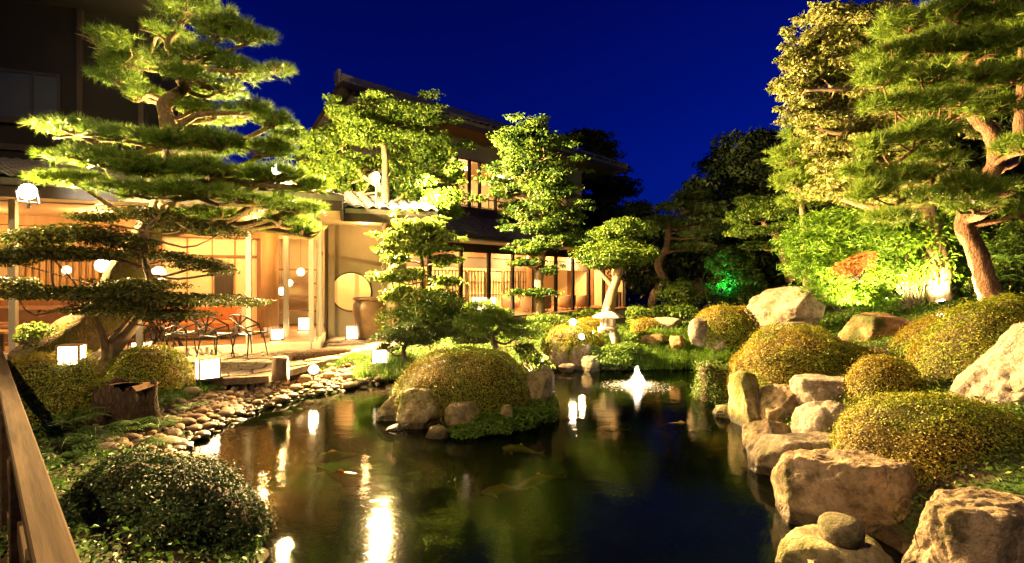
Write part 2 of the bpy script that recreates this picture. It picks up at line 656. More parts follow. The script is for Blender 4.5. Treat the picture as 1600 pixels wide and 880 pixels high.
M['pebble'] = [m_rock('pebble_%d' % i, c, [k * 0.5 for k in c], None, 9.0, bump=0.35) for i, c in enumerate([(0.28, 0.21, 0.14), (0.36, 0.26, 0.17), (0.23, 0.17, 0.12), (0.31, 0.2, 0.12)])]
M['slab'] = [m_rock('paving_%d' % i, c, [k * 0.65 for k in c], None, 5.0, bump=0.5) for i, c in enumerate([(0.30, 0.25, 0.18), (0.26, 0.21, 0.15), (0.34, 0.28, 0.2)])]
M['granite'] = m_rock('lantern_granite', (0.6, 0.54, 0.44), (0.36, 0.31, 0.24), None, 9.0, bump=0.5)
M['stone_cap'] = m_rock('mossy_granite', (0.25, 0.21, 0.12), (0.12, 0.1, 0.05), (0.07, 0.075, 0.015), 5.0, (0.45, 0.6))
M['bark'] = m_bark('pine_bark', (0.22, 0.14, 0.085), (0.05, 0.03, 0.018))
M['bark_stump'] = m_bark('old_stump_bark', (0.10, 0.07, 0.045), (0.025, 0.016, 0.01))
M['bark_red'] = m_bark('red_pine_bark', (0.36, 0.2, 0.12), (0.11, 0.055, 0.03))
M['bark_mossy'] = m_bark('mossy_bark', (0.26, 0.18, 0.1), (0.09, 0.06, 0.03), (0.13, 0.13, 0.02))
M['bark_smooth'] = m_plain('smooth_bark', (0.17, 0.115, 0.065), 0.8, 0.4, 7.0, bump=0.5, bscale=30)
M['bark_dark'] = m_plain('dark_bark', (0.1, 0.075, 0.05), 0.85, 0.4, 9.0, bump=0.5, bscale=40)
M['twig'] = m_plain('shrub_twig', (0.05, 0.032, 0.012), 0.9, 0.5, 30.0, bump=0.8, bscale=70)
M['plaster'] = m_plain('ochre_plaster', (0.175, 0.14, 0.085), 0.9, 0.14, 1.5, bump=0.3, bscale=90)
M['plaster_dark'] = m_plain('dark_plaster', (0.16, 0.15, 0.13), 0.9, 0.12, 1.2, bump=0.3, bscale=60)
M['plaster_unlit'] = m_plain('unlit_dark_wall', (0.012, 0.0115, 0.011), 0.9, 0.2, 1.2, bump=0.3, bscale=60)  # colour taken near black so the upper storey looks unlit despite the floodlights
M['plaster_in'] = m_plain('interior_plaster', (0.66, 0.53, 0.33), 0.85, 0.08, 1.0)
M['ceiling'] = m_plain('ceiling_board', (0.62, 0.45, 0.27), 0.8, 0.08, 1.0)
M['soffit'] = m_plain('pale_soffit', (0.55, 0.47, 0.34), 0.8, 0.08, 1.0)
M['wood'] = m_wood('brown_timber', (0.26, 0.13, 0.055), (0.13, 0.06, 0.025))
M['wood_gold'] = m_wood('golden_timber', (0.42, 0.24, 0.1), (0.26, 0.135, 0.05))
M['wood_dark'] = m_wood('dark_timber', (0.05, 0.035, 0.025), (0.02, 0.014, 0.01))
M['wood_rail'] = m_wood('weathered_rail', (0.11, 0.075, 0.045), (0.02, 0.014, 0.009), 0, 20.0, 1.0, 0.05, 0.03)
M['wood_floor'] = m_wood('floor_timber', (0.4, 0.22, 0.1), (0.25, 0.13, 0.06), 0)
M['tile'] = m_plain('roof_tile', (0.10, 0.095, 0.09), 0.42, 0.35, 5.0, bump=0.3, bscale=40, spec=0.6)
M['steel'] = m_plain('painted_steel', (0.34, 0.31, 0.25), 0.45, 0.08, 3.0)
M['steel_dark'] = m_plain('dark_steel', (0.03, 0.028, 0.025), 0.4, 0.2, 3.0)
M['curb'] = m_plain('pale_stone_curb', (0.55, 0.46, 0.34), 0.8, 0.12, 4.0, bump=0.3)
M['black_paint'] = m_plain('black_lacquer', (0.02, 0.018, 0.016), 0.35, 0.2, 8.0)
M['jar'] = m_plain('glazed_jar', (0.15, 0.09, 0.055), 0.38, 0.35, 5.0, bump=0.5, bscale=14)
M['fabric_orange'] = m_plain('orange_fabric', (0.5, 0.17, 0.05), 0.9, 0.15, 20.0)
M['fabric_brown'] = m_plain('brown_fabric', (0.14, 0.07, 0.04), 0.9, 0.15, 20.0)
M['fabric_cream'] = m_plain('cream_fabric', (0.55, 0.38, 0.24), 0.9, 0.1, 20.0)
M['curtain'] = m_plain('pale_curtain', (0.07, 0.08, 0.09), 0.9, 0.1, 2.0)
M['paper'] = m_plain('shoji_paper', (0.78, 0.64, 0.42), 0.9, 0.04, 2.0)
M['lantern_paper'] = m_emit('lit_lantern_paper', (1.0, 0.70, 0.34), 5.0)
M['lamp_paper'] = m_emit('lit_lamp_shade', (1.0, 0.62, 0.27), 3.2)
M['lamp_white'] = m_emit('lit_white_lamp', (1.0, 0.78, 0.5), 3.5)
M['flood_lens'] = m_emit('lit_flood_lens', (1.0, 0.86, 0.66), 260.0)
M['spot_lens'] = m_emit('lit_spot_lens', (1.0, 0.74, 0.4), 90.0)
M['green_lens'] = m_emit('lit_green_lens', (0.08, 1.0, 0.35), 20.0)
M['downlight'] = m_emit('lit_downlight', (1.0, 0.7, 0.36), 8.0)
M['fixture'] = m_plain('fixture_metal', (0.09, 0.085, 0.08), 0.4, 0.1, 8.0, metal=0.6)
M['koi_orange'] = m_plain('orange_koi', (0.85, 0.3, 0.04), 0.35, 0.4, 9.0)
M['koi_gold'] = m_plain('golden_koi', (0.8, 0.5, 0.1), 0.35, 0.4, 9.0)
M['spray'] = m_plain('fountain_spray', (0.85, 0.85, 0.85), 0.3, 0.02, 3.0)
M['hill'] = m_plain('wooded_hill', (0.012, 0.02, 0.01), 1.0, 0.3, 0.3)
M['bed'] = m_plain('pond_bed', (0.02, 0.035, 0.012), 1.0, 0.5, 1.2, bump=0.5, bscale=12)


def lamp(name, ty, loc, energy, color, radius, parent=None, aim=None, cone=150, blend=0.6):
    d = bpy.data.lights.new(name, ty)
    d.energy = energy
    d.color = color
    d.shadow_soft_size = radius
    if ty == 'SPOT':
        d.spot_size = math.radians(cone)
        d.spot_blend = blend
    o = bpy.data.objects.new(name, d)
    COL.objects.link(o)
    loc = np.asarray(loc, float)
    if parent is not None:
        o.parent = parent
    o.location = tuple(loc - origin_of(parent))
    if aim is not None:
        o.rotation_euler = Vector(tuple(np.asarray(aim, float) - loc)).to_track_quat('-Z', 'Y').to_euler()
    return o


WARM = (1.0, 0.53, 0.18)
FLOODC = (1.0, 0.63, 0.23)

# ------------------------------------------------------------------ the ground and the pond
POND = np.array([(-1.64, 3.28), (-2.1, 4.0), (-3.1, 4.9), (-3.62, 5.35), (-3.72, 5.8), (-3.77, 6.3), (-3.7, 7.04), (-3.5, 7.7), (-2.98, 8.4), (-2.4, 9.2),
                 (-1.8, 10.2), (-1.2, 11.0), (-0.3, 11.2), (0.5, 10.9), (1.0, 10.7), (1.4, 10.45), (2.3, 10.4), (3.3, 10.6), (4.3, 10.4), (4.2, 9.6),
                 (3.5, 8.5), (3.2, 7.4), (3.25, 6.7), (3.0, 5.9), (2.8, 5.0), (2.6, 4.5), (2.55, 4.0), (2.75, 3.3), (3.0, 2.4), (3.2, 0.0),
                 (3.6, -2.0), (-1.2, -2.0), (-1.0, 1.0), (-1.2, 2.2)])
_sp = spline(np.vstack([POND, POND[:1]]), 140)[:-1]


def _sd_exact(q):
    best = np.full(len(q), 1e9)
    inside = np.zeros(len(q), bool)
    for i in range(len(_sp)):
        a, b = _sp[i], _sp[(i + 1) % len(_sp)]
        ab = b - a
        t = np.clip(((q - a) @ ab) / (ab @ ab + 1e-12), 0, 1)
        d = np.hypot(*(q - a - t[:, None] * ab).T)
        best = np.minimum(best, d)
        c = (a[1] > q[:, 1]) != (b[1] > q[:, 1])
        xi = a[0] + (q[:, 1] - a[1]) / (ab[1] + 1e-12) * ab[0]
        inside ^= c & (q[:, 0] < xi)
    return np.where(inside, -best, best)


_GX, _GY, _GS = -14.0, -5.0, 0.1
_gx, _gy = np.meshgrid(_GX + _GS * np.arange(281), _GY + _GS * np.arange(231))
_SD = _sd_exact(np.stack([_gx.ravel(), _gy.ravel()], 1)).reshape(_gx.shape)


def sd_pond(x, y):
    """signed distance to the pond outline, negative inside (table look-up)"""
    x = np.asarray(x, float)
    y = np.asarray(y, float)
    u = np.clip((x - _GX) / _GS, 0, 279.999)
    v = np.clip((y - _GY) / _GS, 0, 229.999)
    i, j = u.astype(int), v.astype(int)
    fu, fv = u - i, v - j
    s = (_SD[j, i] * (1 - fu) + _SD[j, i + 1] * fu) * (1 - fv) + (_SD[j + 1, i] * (1 - fu) + _SD[j + 1, i + 1] * fu) * fv
    return s + np.hypot(x - (_GX + u * _GS), y - (_GY + v * _GS)) * 0.5


def sstep(x, a, b):
    t = np.clip((x - a) / (b - a), 0, 1)
    return t * t * (3 - 2 * t)


def H(x, y):
    x = np.asarray(x, float)
    y = np.asarray(y, float)
    sd = sd_pond(x, y)
    inn = np.maximum(-0.9, sd * 1.6)
    out = 0.05 + 0.33 * sstep(sd, 0.0, 0.9)
    # the pebble beach on the left is flatter
    beach = sstep(-x, 2.2, 3.0) * sstep(y, 4.6, 5.2) * (1 - sstep(y, 9.2, 9.8))
    out = out * (1 - beach) + beach * (0.02 + 0.36 * sstep(sd, 0.0, 1.4))
    # the mound on the right
    right = sstep(x, 2.2, 3.6)
    hill = 0.26 * np.maximum(sd - 0.3, 0)
    hill = np.minimum(hill, 1.9) * (1 - 0.35 * sstep(y, 9, 12)) * (1 - sstep(y, 12, 15.5))
    out = out + right * hill
    q = np.stack([x.ravel(), y.ravel(), np.zeros(x.size)], 1)
    out = out + (0.05 * fbm(q * 0.9, 3, 3)).reshape(x.shape) * (0.35 + right) * sstep(sd, 0.1, 1.0) * (1 - sstep(y, 25, 40))
    # flat under the patio and the buildings
    return np.where(sd < 0, inn, out)


xs = np.concatenate([np.linspace(-160, -13, 22), np.arange(-12.5, 12.6, 0.14), np.linspace(13.2, 160, 22)])
ys = np.concatenate([np.linspace(-30, -3, 7), np.arange(-2.5, 14.6, 0.14), np.linspace(15, 28, 24), np.linspace(32, 220, 20)])
gx, gy = np.meshgrid(xs, ys)
gz = H(gx, gy)
nx, ny = len(xs), len(ys)
idx = np.arange(nx * ny).reshape(ny, nx)
quads = np.stack([idx[:-1, :-1].ravel(), idx[:-1, 1:].ravel(), idx[1:, 1:].ravel(), idx[1:, :-1].ravel()], 1)
o = put('ground', np.stack([gx.ravel(), gy.ravel(), gz.ravel()], 1), quads, M['ground'], None, True)
tag(o, 'mossy garden ground sloping up to the right of the pond', kind='structure')


def Hs(x, y):
    return float(H(np.array([x]), np.array([y]))[0])


# water: a fine sheet over the basin
wx, wy = np.meshgrid(np.linspace(-4.6, 5.2, 30), np.linspace(-2.2, 11.8, 40))
idx = np.arange(wx.size).reshape(wx.shape)
quads = np.stack([idx[:-1, :-1].ravel(), idx[:-1, 1:].ravel(), idx[1:, 1:].ravel(), idx[1:, :-1].ravel()], 1)
o = put('pond_water', np.stack([wx.ravel(), wy.ravel(), np.zeros(wx.size)], 1), quads, M['water'], None, True)
tag(o, 'dark still pond water reflecting the lit inn', kind='structure')

# the island the clipped azalea grows on
v, f = [], []
IC, IR = np.array([-0.62, 7.6]), (1.22, 1.15)
rings = [(1.08, -0.9), (1.02, -0.25), (0.98, 0.02), (0.9, 0.16), (0.7, 0.3), (0.4, 0.38), (0.12, 0.4)]
for r, z in rings:
    for j in range(40):
        a = 2 * math.pi * j / 40
        k = 1 + 0.09 * math.sin(3 * a + 1) + 0.06 * math.sin(7 * a)
        v.append((IC[0] + IR[0] * r * k * math.cos(a), IC[1] + IR[1] * r * k * math.sin(a), z))
for i in range(len(rings) - 1):
    for j in range(40):
        k = (j + 1) % 40
        f.append([i * 40 + j, i * 40 + k, (i + 1) * 40 + k, (i + 1) * 40 + j])
f.append([(len(rings) - 1) * 40 + j for j in range(40)])
o = put('island_ground', v, f, M['ground'], None, True)
tag(o, 'small earth island in the middle of the pond', kind='structure')

# far wooded ridge against the sky
v, f = [], []
n = 220
for i in range(n):
    t = i / (n - 1)
    x = -60 + 230 * t
    y = 120 + 18 * math.sin(t * 5)
    h = 24 + 4 * math.sin(t * 9 + 1) + 2 * math.sin(t * 23) + (random.random() ** 2) * 2.6
    v += [(x, y, 0), (x, y + 4, h), (x, y + 40, 0)]
for i in range(n - 1):
    a, b = i * 3, i * 3 + 3
    f += [[a, b, b + 1, a + 1], [a + 1, b + 1, b + 2, a + 2]]
o = put('hill', v, f, M['hill'], None)
tag(o, 'far wooded ridge dark against the night sky', kind='structure')

# ------------------------------------------------------------------ lounge pavilion on the left
LU, LV = (-0.949, -0.316), (-0.316, 0.949)
L = frame_fn((-4.49, 10.9), LU, LV)      # a: leftwards along the glass front, b: inwards
FLOOR = 0.46
CEIL = 3.42
lounge = thing('lounge_pavilion', L(3, 1, 0.3), 'low lounge pavilion with glass front, warm interior and round window wall at left', 'building')


def part(name, mat, parent, boxes, fn, bev=0.0):
    m = MB()
    for bb in boxes:
        m.box(*bb, fn=fn, bev=bev)
    return m.build(name, mat, parent)


part('floor', M['wood_floor'], lounge, [(0.0, 11.5, 0.0, 6.5, 0.2, FLOOR), (-1.9, -0.02, 2.45, 6.5, 0.2, FLOOR)], L)
part('curb', M['curb'], lounge, [(0.0, 11.5, -0.22, -0.02, 0.2, 0.55), (-0.2, -0.02, -0.22, 2.28, 0.2, 0.55)], L)
part('ceiling', M['ceiling'], lounge, [(0.02, 11.5, 0.05, 6.4, CEIL, CEIL + 0.1)], L)
part('soffit', M['soffit'], lounge, [(-0.6, 11.5, -0.75, 0.03, CEIL + 0.02, CEIL + 0.12), (-2.9, 0.0, 1.1, 2.3, CEIL + 0.02, CEIL + 0.12), (-0.6, 0.0, 0.04, 1.09, CEIL + 0.02, CEIL + 0.12)], L)
part('fascia', M['wood_dark'], lounge, [(-0.65, 11.5, -0.82, -0.755, CEIL - 0.02, CEIL + 0.3), (-0.66, -0.6, -0.75, 1.03, CEIL - 0.02, CEIL + 0.3), (-2.95, -0.66, 1.04, 1.1, CEIL - 0.02, CEIL + 0.3)], L)
# back wall in panels: plaster, timber slats, shoji
part('back_wall', M['plaster_in'], lounge, [(-1.9, 11.5, 6.2, 6.4, FLOOR, CEIL)], L)
part('side_wall', M['plaster_in'], lounge, [(11.3, 11.5, 0, 6.2, FLOOR, CEIL)], L)
part('side_wall', M['plaster_in'], lounge, [(-1.95, -1.9, 2.46, 6.4, FLOOR, CEIL)], L)
part('inner_wall', M['plaster_in'], lounge, [(1.9, 4.4, 5.0, 5.12, FLOOR, CEIL)], L)
part('wood_panel', M['wood'], lounge, [(1.72, 1.9, 4.9, 5.2, FLOOR, CEIL)], L)
part('wood_panel', M['wood'], lounge, [(4.4, 4.56, 4.9, 5.2, FLOOR, CEIL)], L)
for a_ in (2.5, 3.1, 3.75):
    part('wall_joint', M['wood_gold'], lounge, [(a_, a_ + 0.035, 4.97, 4.998, FLOOR, CEIL - 0.23)], L)
part('doorway', M['wood_dark'], lounge, [(2.56, 3.06, 4.965, 4.996, FLOOR, 2.45)], L)
part('picture_rail', M['wood'], lounge, [(1.92, 4.38, 4.95, 4.996, 2.62, 2.7)], L)
for k in range(22):
    part('slat', M['wood_gold'], lounge, [(4.75 + 0.15 * k, 4.81 + 0.15 * k, 5.0, 5.1, FLOOR, CEIL)], L)
part('counter', M['wood'], lounge, [(4.7, 8.2, 4.2, 4.7, FLOOR, FLOOR + 0.95)], L)
part('ceiling_beam', M['wood_gold'], lounge, [(0.0, 11.4, 2.4, 2.6, CEIL - 0.22, CEIL)], L)
part('ceiling_beam', M['wood_gold'], lounge, [(0.0, 11.4, 4.6, 4.8, CEIL - 0.22, CEIL)], L)
# glass front
posts = [0.0, 1.24, 3.2, 5.2, 7.2, 9.2, 11.2]
for s in posts:
    part('post', M['steel'], lounge, [(s - 0.05, s + 0.05, -0.15, -0.04, 0.551, CEIL + 0.018)], L)
for s0, s1 in zip(posts[:-1], posts[1:]):
    pn = part('glass_pane', M['glass'], lounge, [(s0 + 0.06, s1 - 0.06, -0.1, -0.09, 0.56, CEIL)], L)
part('glass_pane', M['glass'], lounge, [(-0.1, -0.09, 0.0, 1.05, 0.56, CEIL)], L)
part('glass_door', M['glass'], lounge, [(-0.1, -0.09, 1.15, 2.15, 0.56, 2.6)], L)
part('post', M['steel'], lounge, [(-0.15, -0.04, 1.05, 1.14, 0.551, CEIL + 0.018)], L)
part('door_frame', M['steel'], lounge, [(-0.14, -0.05, 2.16, 2.26, 0.551, CEIL), (-0.13, -0.06, 1.15, 2.155, 2.6, 2.68)], L)
part('inner_post', M['steel'], lounge, [(0.68, 0.80, 1.87, 1.99, FLOOR, CEIL - 0.002)], L)
m = MB()
m.lathe(L(1.17, 2.29, 0), [(0.21, FLOOR), (0.21, CEIL - 0.002)], 28)
m.build('pillar', M['wood_gold'], lounge, True)
# wall with the round window: a ring of quads between circle and rectangle
wc, wr = (-0.85, 1.62), 0.53     # a, z centre and radius (z = eye - 15 px)
a0, a1, z0, z1, b0, b1 = -1.95, -0.16, 0.3, CEIL + 0.02, 2.3, 2.45
v, f = [], []
N = 64
for b in (b0, b1):
    for i in range(N):
        t = 2 * math.pi * i / N
        ca, cz = math.cos(t), math.sin(t)
        v.append(L(wc[0] + wr * ca, b, wc[1] + wr * cz))
    for i in range(N):
        t = 2 * math.pi * i / N
        ca, cz = math.cos(t), math.sin(t)
        ka = ((a1 - wc[0]) if ca > 0 else (a0 - wc[0])) / ca if abs(ca) > 1e-6 else 1e9
        kz = ((z1 - wc[1]) if cz > 0 else (z0 - wc[1])) / cz if abs(cz) > 1e-6 else 1e9
        k = min(ka, kz)
        v.append(L(wc[0] + k * ca, b, wc[1] + k * cz))
for i in range(N):
    j = (i + 1) % N
    f.append([i, j, N + j, N + i])
    f.append([2 * N + i, 3 * N + i, 3 * N + j, 2 * N + j])
    f.append([i, 2 * N + i, 2 * N + j, j])
put('round_window_wall', v, f, M['plaster'], lounge)
m = MB()
for (ca, cz) in ((a0, z0), (a0, z1), (a1, z0), (a1, z1)):
    pass
m.tube([L(wc[0] + wr * math.cos(t), b0 - 0.01, wc[1] + wr * math.sin(t)) for t in np.linspace(0, 2 * math.pi, 49)], 0.022, 8, False)
rw = m.build('round_window', M['wood_dark'], lounge, True)
m = MB()
m.poly([L(wc[0] + wr * math.cos(t), b0 + 0.08, wc[1] + wr * math.sin(t)) for t in np.linspace(0, 2 * math.pi, 48, endpoint=False)])
m.build('pane', M['glass'], rw)
part('wall_post', M['plaster'], lounge, [(-0.42, -0.26, 2.22, 2.297, 0.3, CEIL)], L)
part('screen', M['paper'], lounge, [(-0.95, -0.45, 4.2, 4.25, FLOOR, 2.6)], L)
part('screen', M['paper'], lounge, [(-1.7, -1.1, 4.6, 4.65, FLOOR, 2.6)], L)
part('shelf', M['wood'], lounge, [(0.1, 1.4, 5.2, 5.6, FLOOR + k * 0.45, FLOOR + k * 0.45 + 0.05) for k in range(1, 5)] + [(0.05, 0.1, 5.2, 5.6, FLOOR, 2.5), (1.4, 1.45, 5.2, 5.6, FLOOR, 2.5)], L)


def roof_slope(name, mat, parent, p00, p10, p11, p01, thick=0.12):
    """quad slab; p00-p10 the eave, p01-p11 the upper edge"""
    q = [np.array(p, float) for p in (p00, p10, p11, p01)]
    n = nrm(np.cross(q[1] - q[0], q[3] - q[0]))
    if n[2] < 0:
        n = -n
    v = q + [p - n * thick for p in q]
    return put(name, v, [[0, 1, 2, 3], [7, 6, 5, 4], [0, 4, 5, 1], [1, 5, 6, 2], [2, 6, 7, 3], [3, 7, 4, 0]], mat, parent)


def tile_mesh(w, l):
    """one S-curved pan tile: x across, y up the slope, z out"""
    v, f = [], []
    n = 7
    for k in (0, 1):
        for i in range(n):
            t = i / (n - 1)
            zz = 0.035 * math.sin(t * 2 * math.pi - 0.6) + 0.045
            v.append(((t - 0.5) * w * 1.06, (k - 0.5) * l * 1.12, zz + (0.03 if k == 0 else 0.0)))
    for i in range(n - 1):
        f.append([i, i + 1, n + i + 1, n + i])
    for i in range(n):
        a = v[i]
        v.append((a[0], a[1], a[2] - 0.03))
    for i in range(n - 1):
        f.append([2 * n + i, 2 * n + i + 1, i + 1, i])
    return np.array(v), f


def tile_field(parent, p00, p10, p11, p01, w, l, mat, separate, name='tile', skip=None):
    p00, p10, p11, p01 = [np.array(p, float) for p in (p00, p10, p11, p01)]
    wl_ = np.linalg.norm(p10 - p00)
    hl = np.linalg.norm((p01 + p11) / 2 - (p00 + p10) / 2)
    nc, nr = int(wl_ / w), int(hl / l)
    tv, tf = tile_mesh(w, l)
    me = np_mesh(name, tv, tf, True) if separate else None
    if me is not None:
        me.materials.append(mat)
    m = MB()
    o_ = origin_of(parent)
    for r in range(nr):
        for c in range(nc):
            sx, sy = (c + 0.5) / nc, (r + 0.5) / nr
            e0 = p00 + (p10 - p00) * sx
            e1 = p01 + (p11 - p01) * sx
            ctr = e0 + (e1 - e0) * sy
            ex = nrm((p10 - p00) * (1 - sy) + (p11 - p01) * sy)
            ey = nrm(e1 - e0)
            ez = nrm(np.cross(ex, ey))
            if ez[2] < 0:
                ex, ez = -ex, -ez
            j = np.random.default_rng(r * 91 + c).normal(0, 0.004, 3)
            ctr = ctr + ez * (0.005 + j[2]) + ex * j[0]
            k = np.linalg.norm((p10 - p00) * (1 - sy) + (p11 - p01) * sy) / wl_
            R = np.stack([ex * k, ey, ez], 1)
            if separate:
                o = link(name, me, None, parent)
                mt = Matrix(((R[0][0], R[0][1], R[0][2], ctr[0] - o_[0]), (R[1][0], R[1][1], R[1][2], ctr[1] - o_[1]), (R[2][0], R[2][1], R[2][2], ctr[2] - o_[2]), (0, 0, 0, 1)))
                o.matrix_local = mt
            else:
                m.add(tv @ R.T + ctr, tf)
    if not separate:
        o = m.build('tile_cover', mat, parent, True)
        o['kind'] = 'stuff'
    return


r1 = roof_slope('roof', M['tile'], lounge, L(-0.7, -0.9, CEIL + 0.3), L(11.6, -0.9, CEIL + 0.3), L(11.6, 3.0, 4.75), L(1.2, 3.0, 4.75))
tile_field(r1, L(-0.7, -0.9, CEIL + 0.3), L(11.6, -0.9, CEIL + 0.3), L(11.6, 3.0, 4.75), L(1.2, 3.0, 4.75), 0.27, 0.25, M['tile'], False)
r2 = roof_slope('roof', M['tile'], lounge, L(-3.0, 1.0, CEIL + 0.3), L(-0.7, 1.0, CEIL + 0.3), L(-0.2, 3.4, 4.6), L(-3.0, 3.4, 4.6))
tile_field(r2, L(-3.0, 1.0, CEIL + 0.3), L(-0.7, 1.0, CEIL + 0.3), L(-0.2, 3.4, 4.6), L(-3.0, 3.4, 4.6), 0.27, 0.25, M['tile'], False)
roof_slope('roof', M['tile'], lounge, L(-3.0, 6.8, CEIL + 0.3), L(11.6, 6.8, CEIL + 0.3), L(11.6, 3.05, 4.74), L(-3.0, 3.05, 4.7))

# warm light of the lounge: downlights in the ceiling
for i, (s, b) in enumerate([(1.2, 1.2), (1.0, 3.6), (2.6, 1.2), (3.0, 3.8), (4.4, 1.2), (5.2, 3.6), (6.6, 1.2), (7.6, 3.6), (9.2, 1.4), (10.0, 3.6)]):
    m = MB()
    m.lathe(L(s, b, CEIL - 0.012), [(0.06, 0.0), (0.06, 0.01)], 14)
    d = m.build('downlight', M['downlight'], lounge)
    lamp('downlight_bulb', 'POINT', L(s, b, CEIL - 0.18), 28, WARM, 0.06, d)
m = MB()
m.lathe(L(-1.0, 4.8, CEIL - 0.012), [(0.06, 0.0), (0.06, 0.01)], 14)
d = m.build('downlight', M['downlight'], lounge)
part('ceiling', M['ceiling'], lounge, [(-1.9, 0.015, 2.46, 6.4, CEIL, CEIL + 0.1)], L)
lamp('downlight_bulb', 'POINT', L(-1.0, 3.6, CEIL - 0.3), 70, WARM, 0.06, d)
m = MB()
m.lathe(L(-1.2, 1.6, CEIL - 0.0), [(0.06, 0.0), (0.06, 0.018)], 14)
d = m.build('downlight', M['downlight'], lounge)
lamp('downlight_bulb', 'POINT', L(-1.2, 1.6, CEIL - 0.2), 9, WARM, 0.06, d)

# ------------------------------------------------------------------ dark upper block behind the lounge
UB = thing('dark_upper_block', L(8, 3.4, 4.5), 'unlit upper storey above the lounge roof with one pale curtained window', 'building')
part('wall', M['plaster_unlit'], UB, [(4.2, 13.5, 3.4, 3.6, 4.3, 9.0), (4.2, 4.4, 3.6, 9.0, 4.3, 9.0)], L)
w = part('window', M['steel_dark'], UB, [(6.05, 7.75, 3.34, 3.39, 5.85, 5.92), (6.05, 7.75, 3.34, 3.39, 7.0, 7.08), (6.05, 6.12, 3.34, 3.39, 5.92, 7.0), (7.68, 7.75, 3.34, 3.39, 5.92, 7.0), (6.6, 6.65, 3.34, 3.39, 5.92, 7.0)], L)
part('pane', M['glass'], w, [(6.12, 7.68, 3.36, 3.365, 5.92, 7.0)], L)
part('curtain', M['curtain'], w, [(6.12, 7.68, 3.375, 3.39, 5.92, 7.0)], L)
part('sill', M['wood_dark'], UB, [(5.9, 7.9, 3.2, 3.395, 5.74, 5.84)], L)
for a_ in (4.3, 5.6, 8.2):
    part('batten', M['wood_dark'], UB, [(a_, a_ + 0.12, 3.33, 3.398, 4.9, 8.78)], L)
part('band', M['wood_dark'], UB, [(4.2, 13.4, 3.3, 3.399, 5.1, 5.25)], L)
rs = roof_slope('roof', M['tile'], UB, L(3.2, 2.2, 9.0), L(14, 2.2, 9.0), L(14, 7.5, 11.5), L(5.0, 7.5, 11.5))
part('soffit', M['plaster_unlit'], UB, [(3.3, 13.5, 2.3, 3.39, 8.8, 8.88)], L)

# ------------------------------------------------------------------ two storey inn behind
IW, IM = np.array([0.725, 0.689]), np.array([-0.689, 0.725])
I = frame_fn((-3.17, 18.67), IW, IM)      # a: along the front to the right, b: inwards
inn = thing('two_storey_inn', I(5, 2, 0.3), 'two storey tiled inn with lit upstairs windows behind the garden trees', 'building')
part('floor', M['wood_floor'], inn, [(-1.2, 13.4, -0.9, 7.5, 0.2, FLOOR)], I)
part('ceiling', M['wood_gold'], inn, [(-1.2, 13.3, 0.06, 7.5, 3.3, 3.4)], I)
part('back_wall', M['plaster_in'], inn, [(-1.2, 13.3, 5.0, 5.2, FLOOR, 3.3)], I)
part('side_wall', M['plaster_in'], inn, [(-1.2, -1.0, 0.0, 10.2, FLOOR, 7.9)], I)
part('side_wall', M['plaster_in'], inn, [(13.2, 13.35, 0.1, 5.0, FLOOR, 3.3)], I)
for b_ in (0.9, 2.1, 3.6):
    part('wood_panel', M['wood'], inn, [(13.12, 13.198, b_, b_ + 0.55, FLOOR, 3.04)], I)
part('wainscot', M['wood_dark'], inn, [(13.1, 13.195, 0.2, 0.85, FLOOR, 1.3)], I)
part('timber_post', M['wood_gold'], inn, [(5.9, 6.08, 0.25, 0.45, FLOOR, 3.29)], I)
part('timber_post', M['wood_gold'], inn, [(6.5, 6.8, 0.9, 1.2, FLOOR, 3.29)], I)
part('fascia', M['wood_dark'], inn, [(-1.2, 13.4, -0.05, 0.05, 3.1, 3.6)], I)
ips = [0.0, 1.5, 3.0, 4.4, 5.9, 7.3, 8.6, 9.9, 11.2, 12.4, 13.3]
for s in ips:
    part('post', M['wood_dark'], inn, [(s - 0.07, s + 0.07, -0.07, 0.05, FLOOR, 3.1)], I)
for s0, s1 in zip(ips[:-1], ips[1:]):
    part('glass_pane', M['glass'], inn, [(s0 + 0.075, s1 - 0.075, 0.0, 0.008, FLOOR, 3.1)], I)
# shoji at the back of the ground floor
for k in range(9):
    a = -0.8 + 1.3 * k
    if 4.4 < a < 5.2:
        continue
    sh = part('shoji', M['paper'], inn, [(a, a + 1.1, 4.8, 4.83, FLOOR, 2.5)], I)
    part('lattice', M['wood_dark'], sh, [(a + 0.22 * i, a + 0.22 * i + 0.03, 4.76, 4.798, FLOOR, 2.5) for i in range(6)] + [(a, a + 1.13, 4.74, 4.758, FLOOR + z, FLOOR + z + 0.03) for z in (0.0, 0.7, 1.4, 2.0)], I)
part('beam', M['wood'], inn, [(-1.0, 13.0, 2.3, 2.5, 3.05, 3.299)], I)
part('hanging_wall', M['plaster_dark'], inn, [(-1.0, 13.2, 2.6, 2.7, 2.55, 3.298)], I)
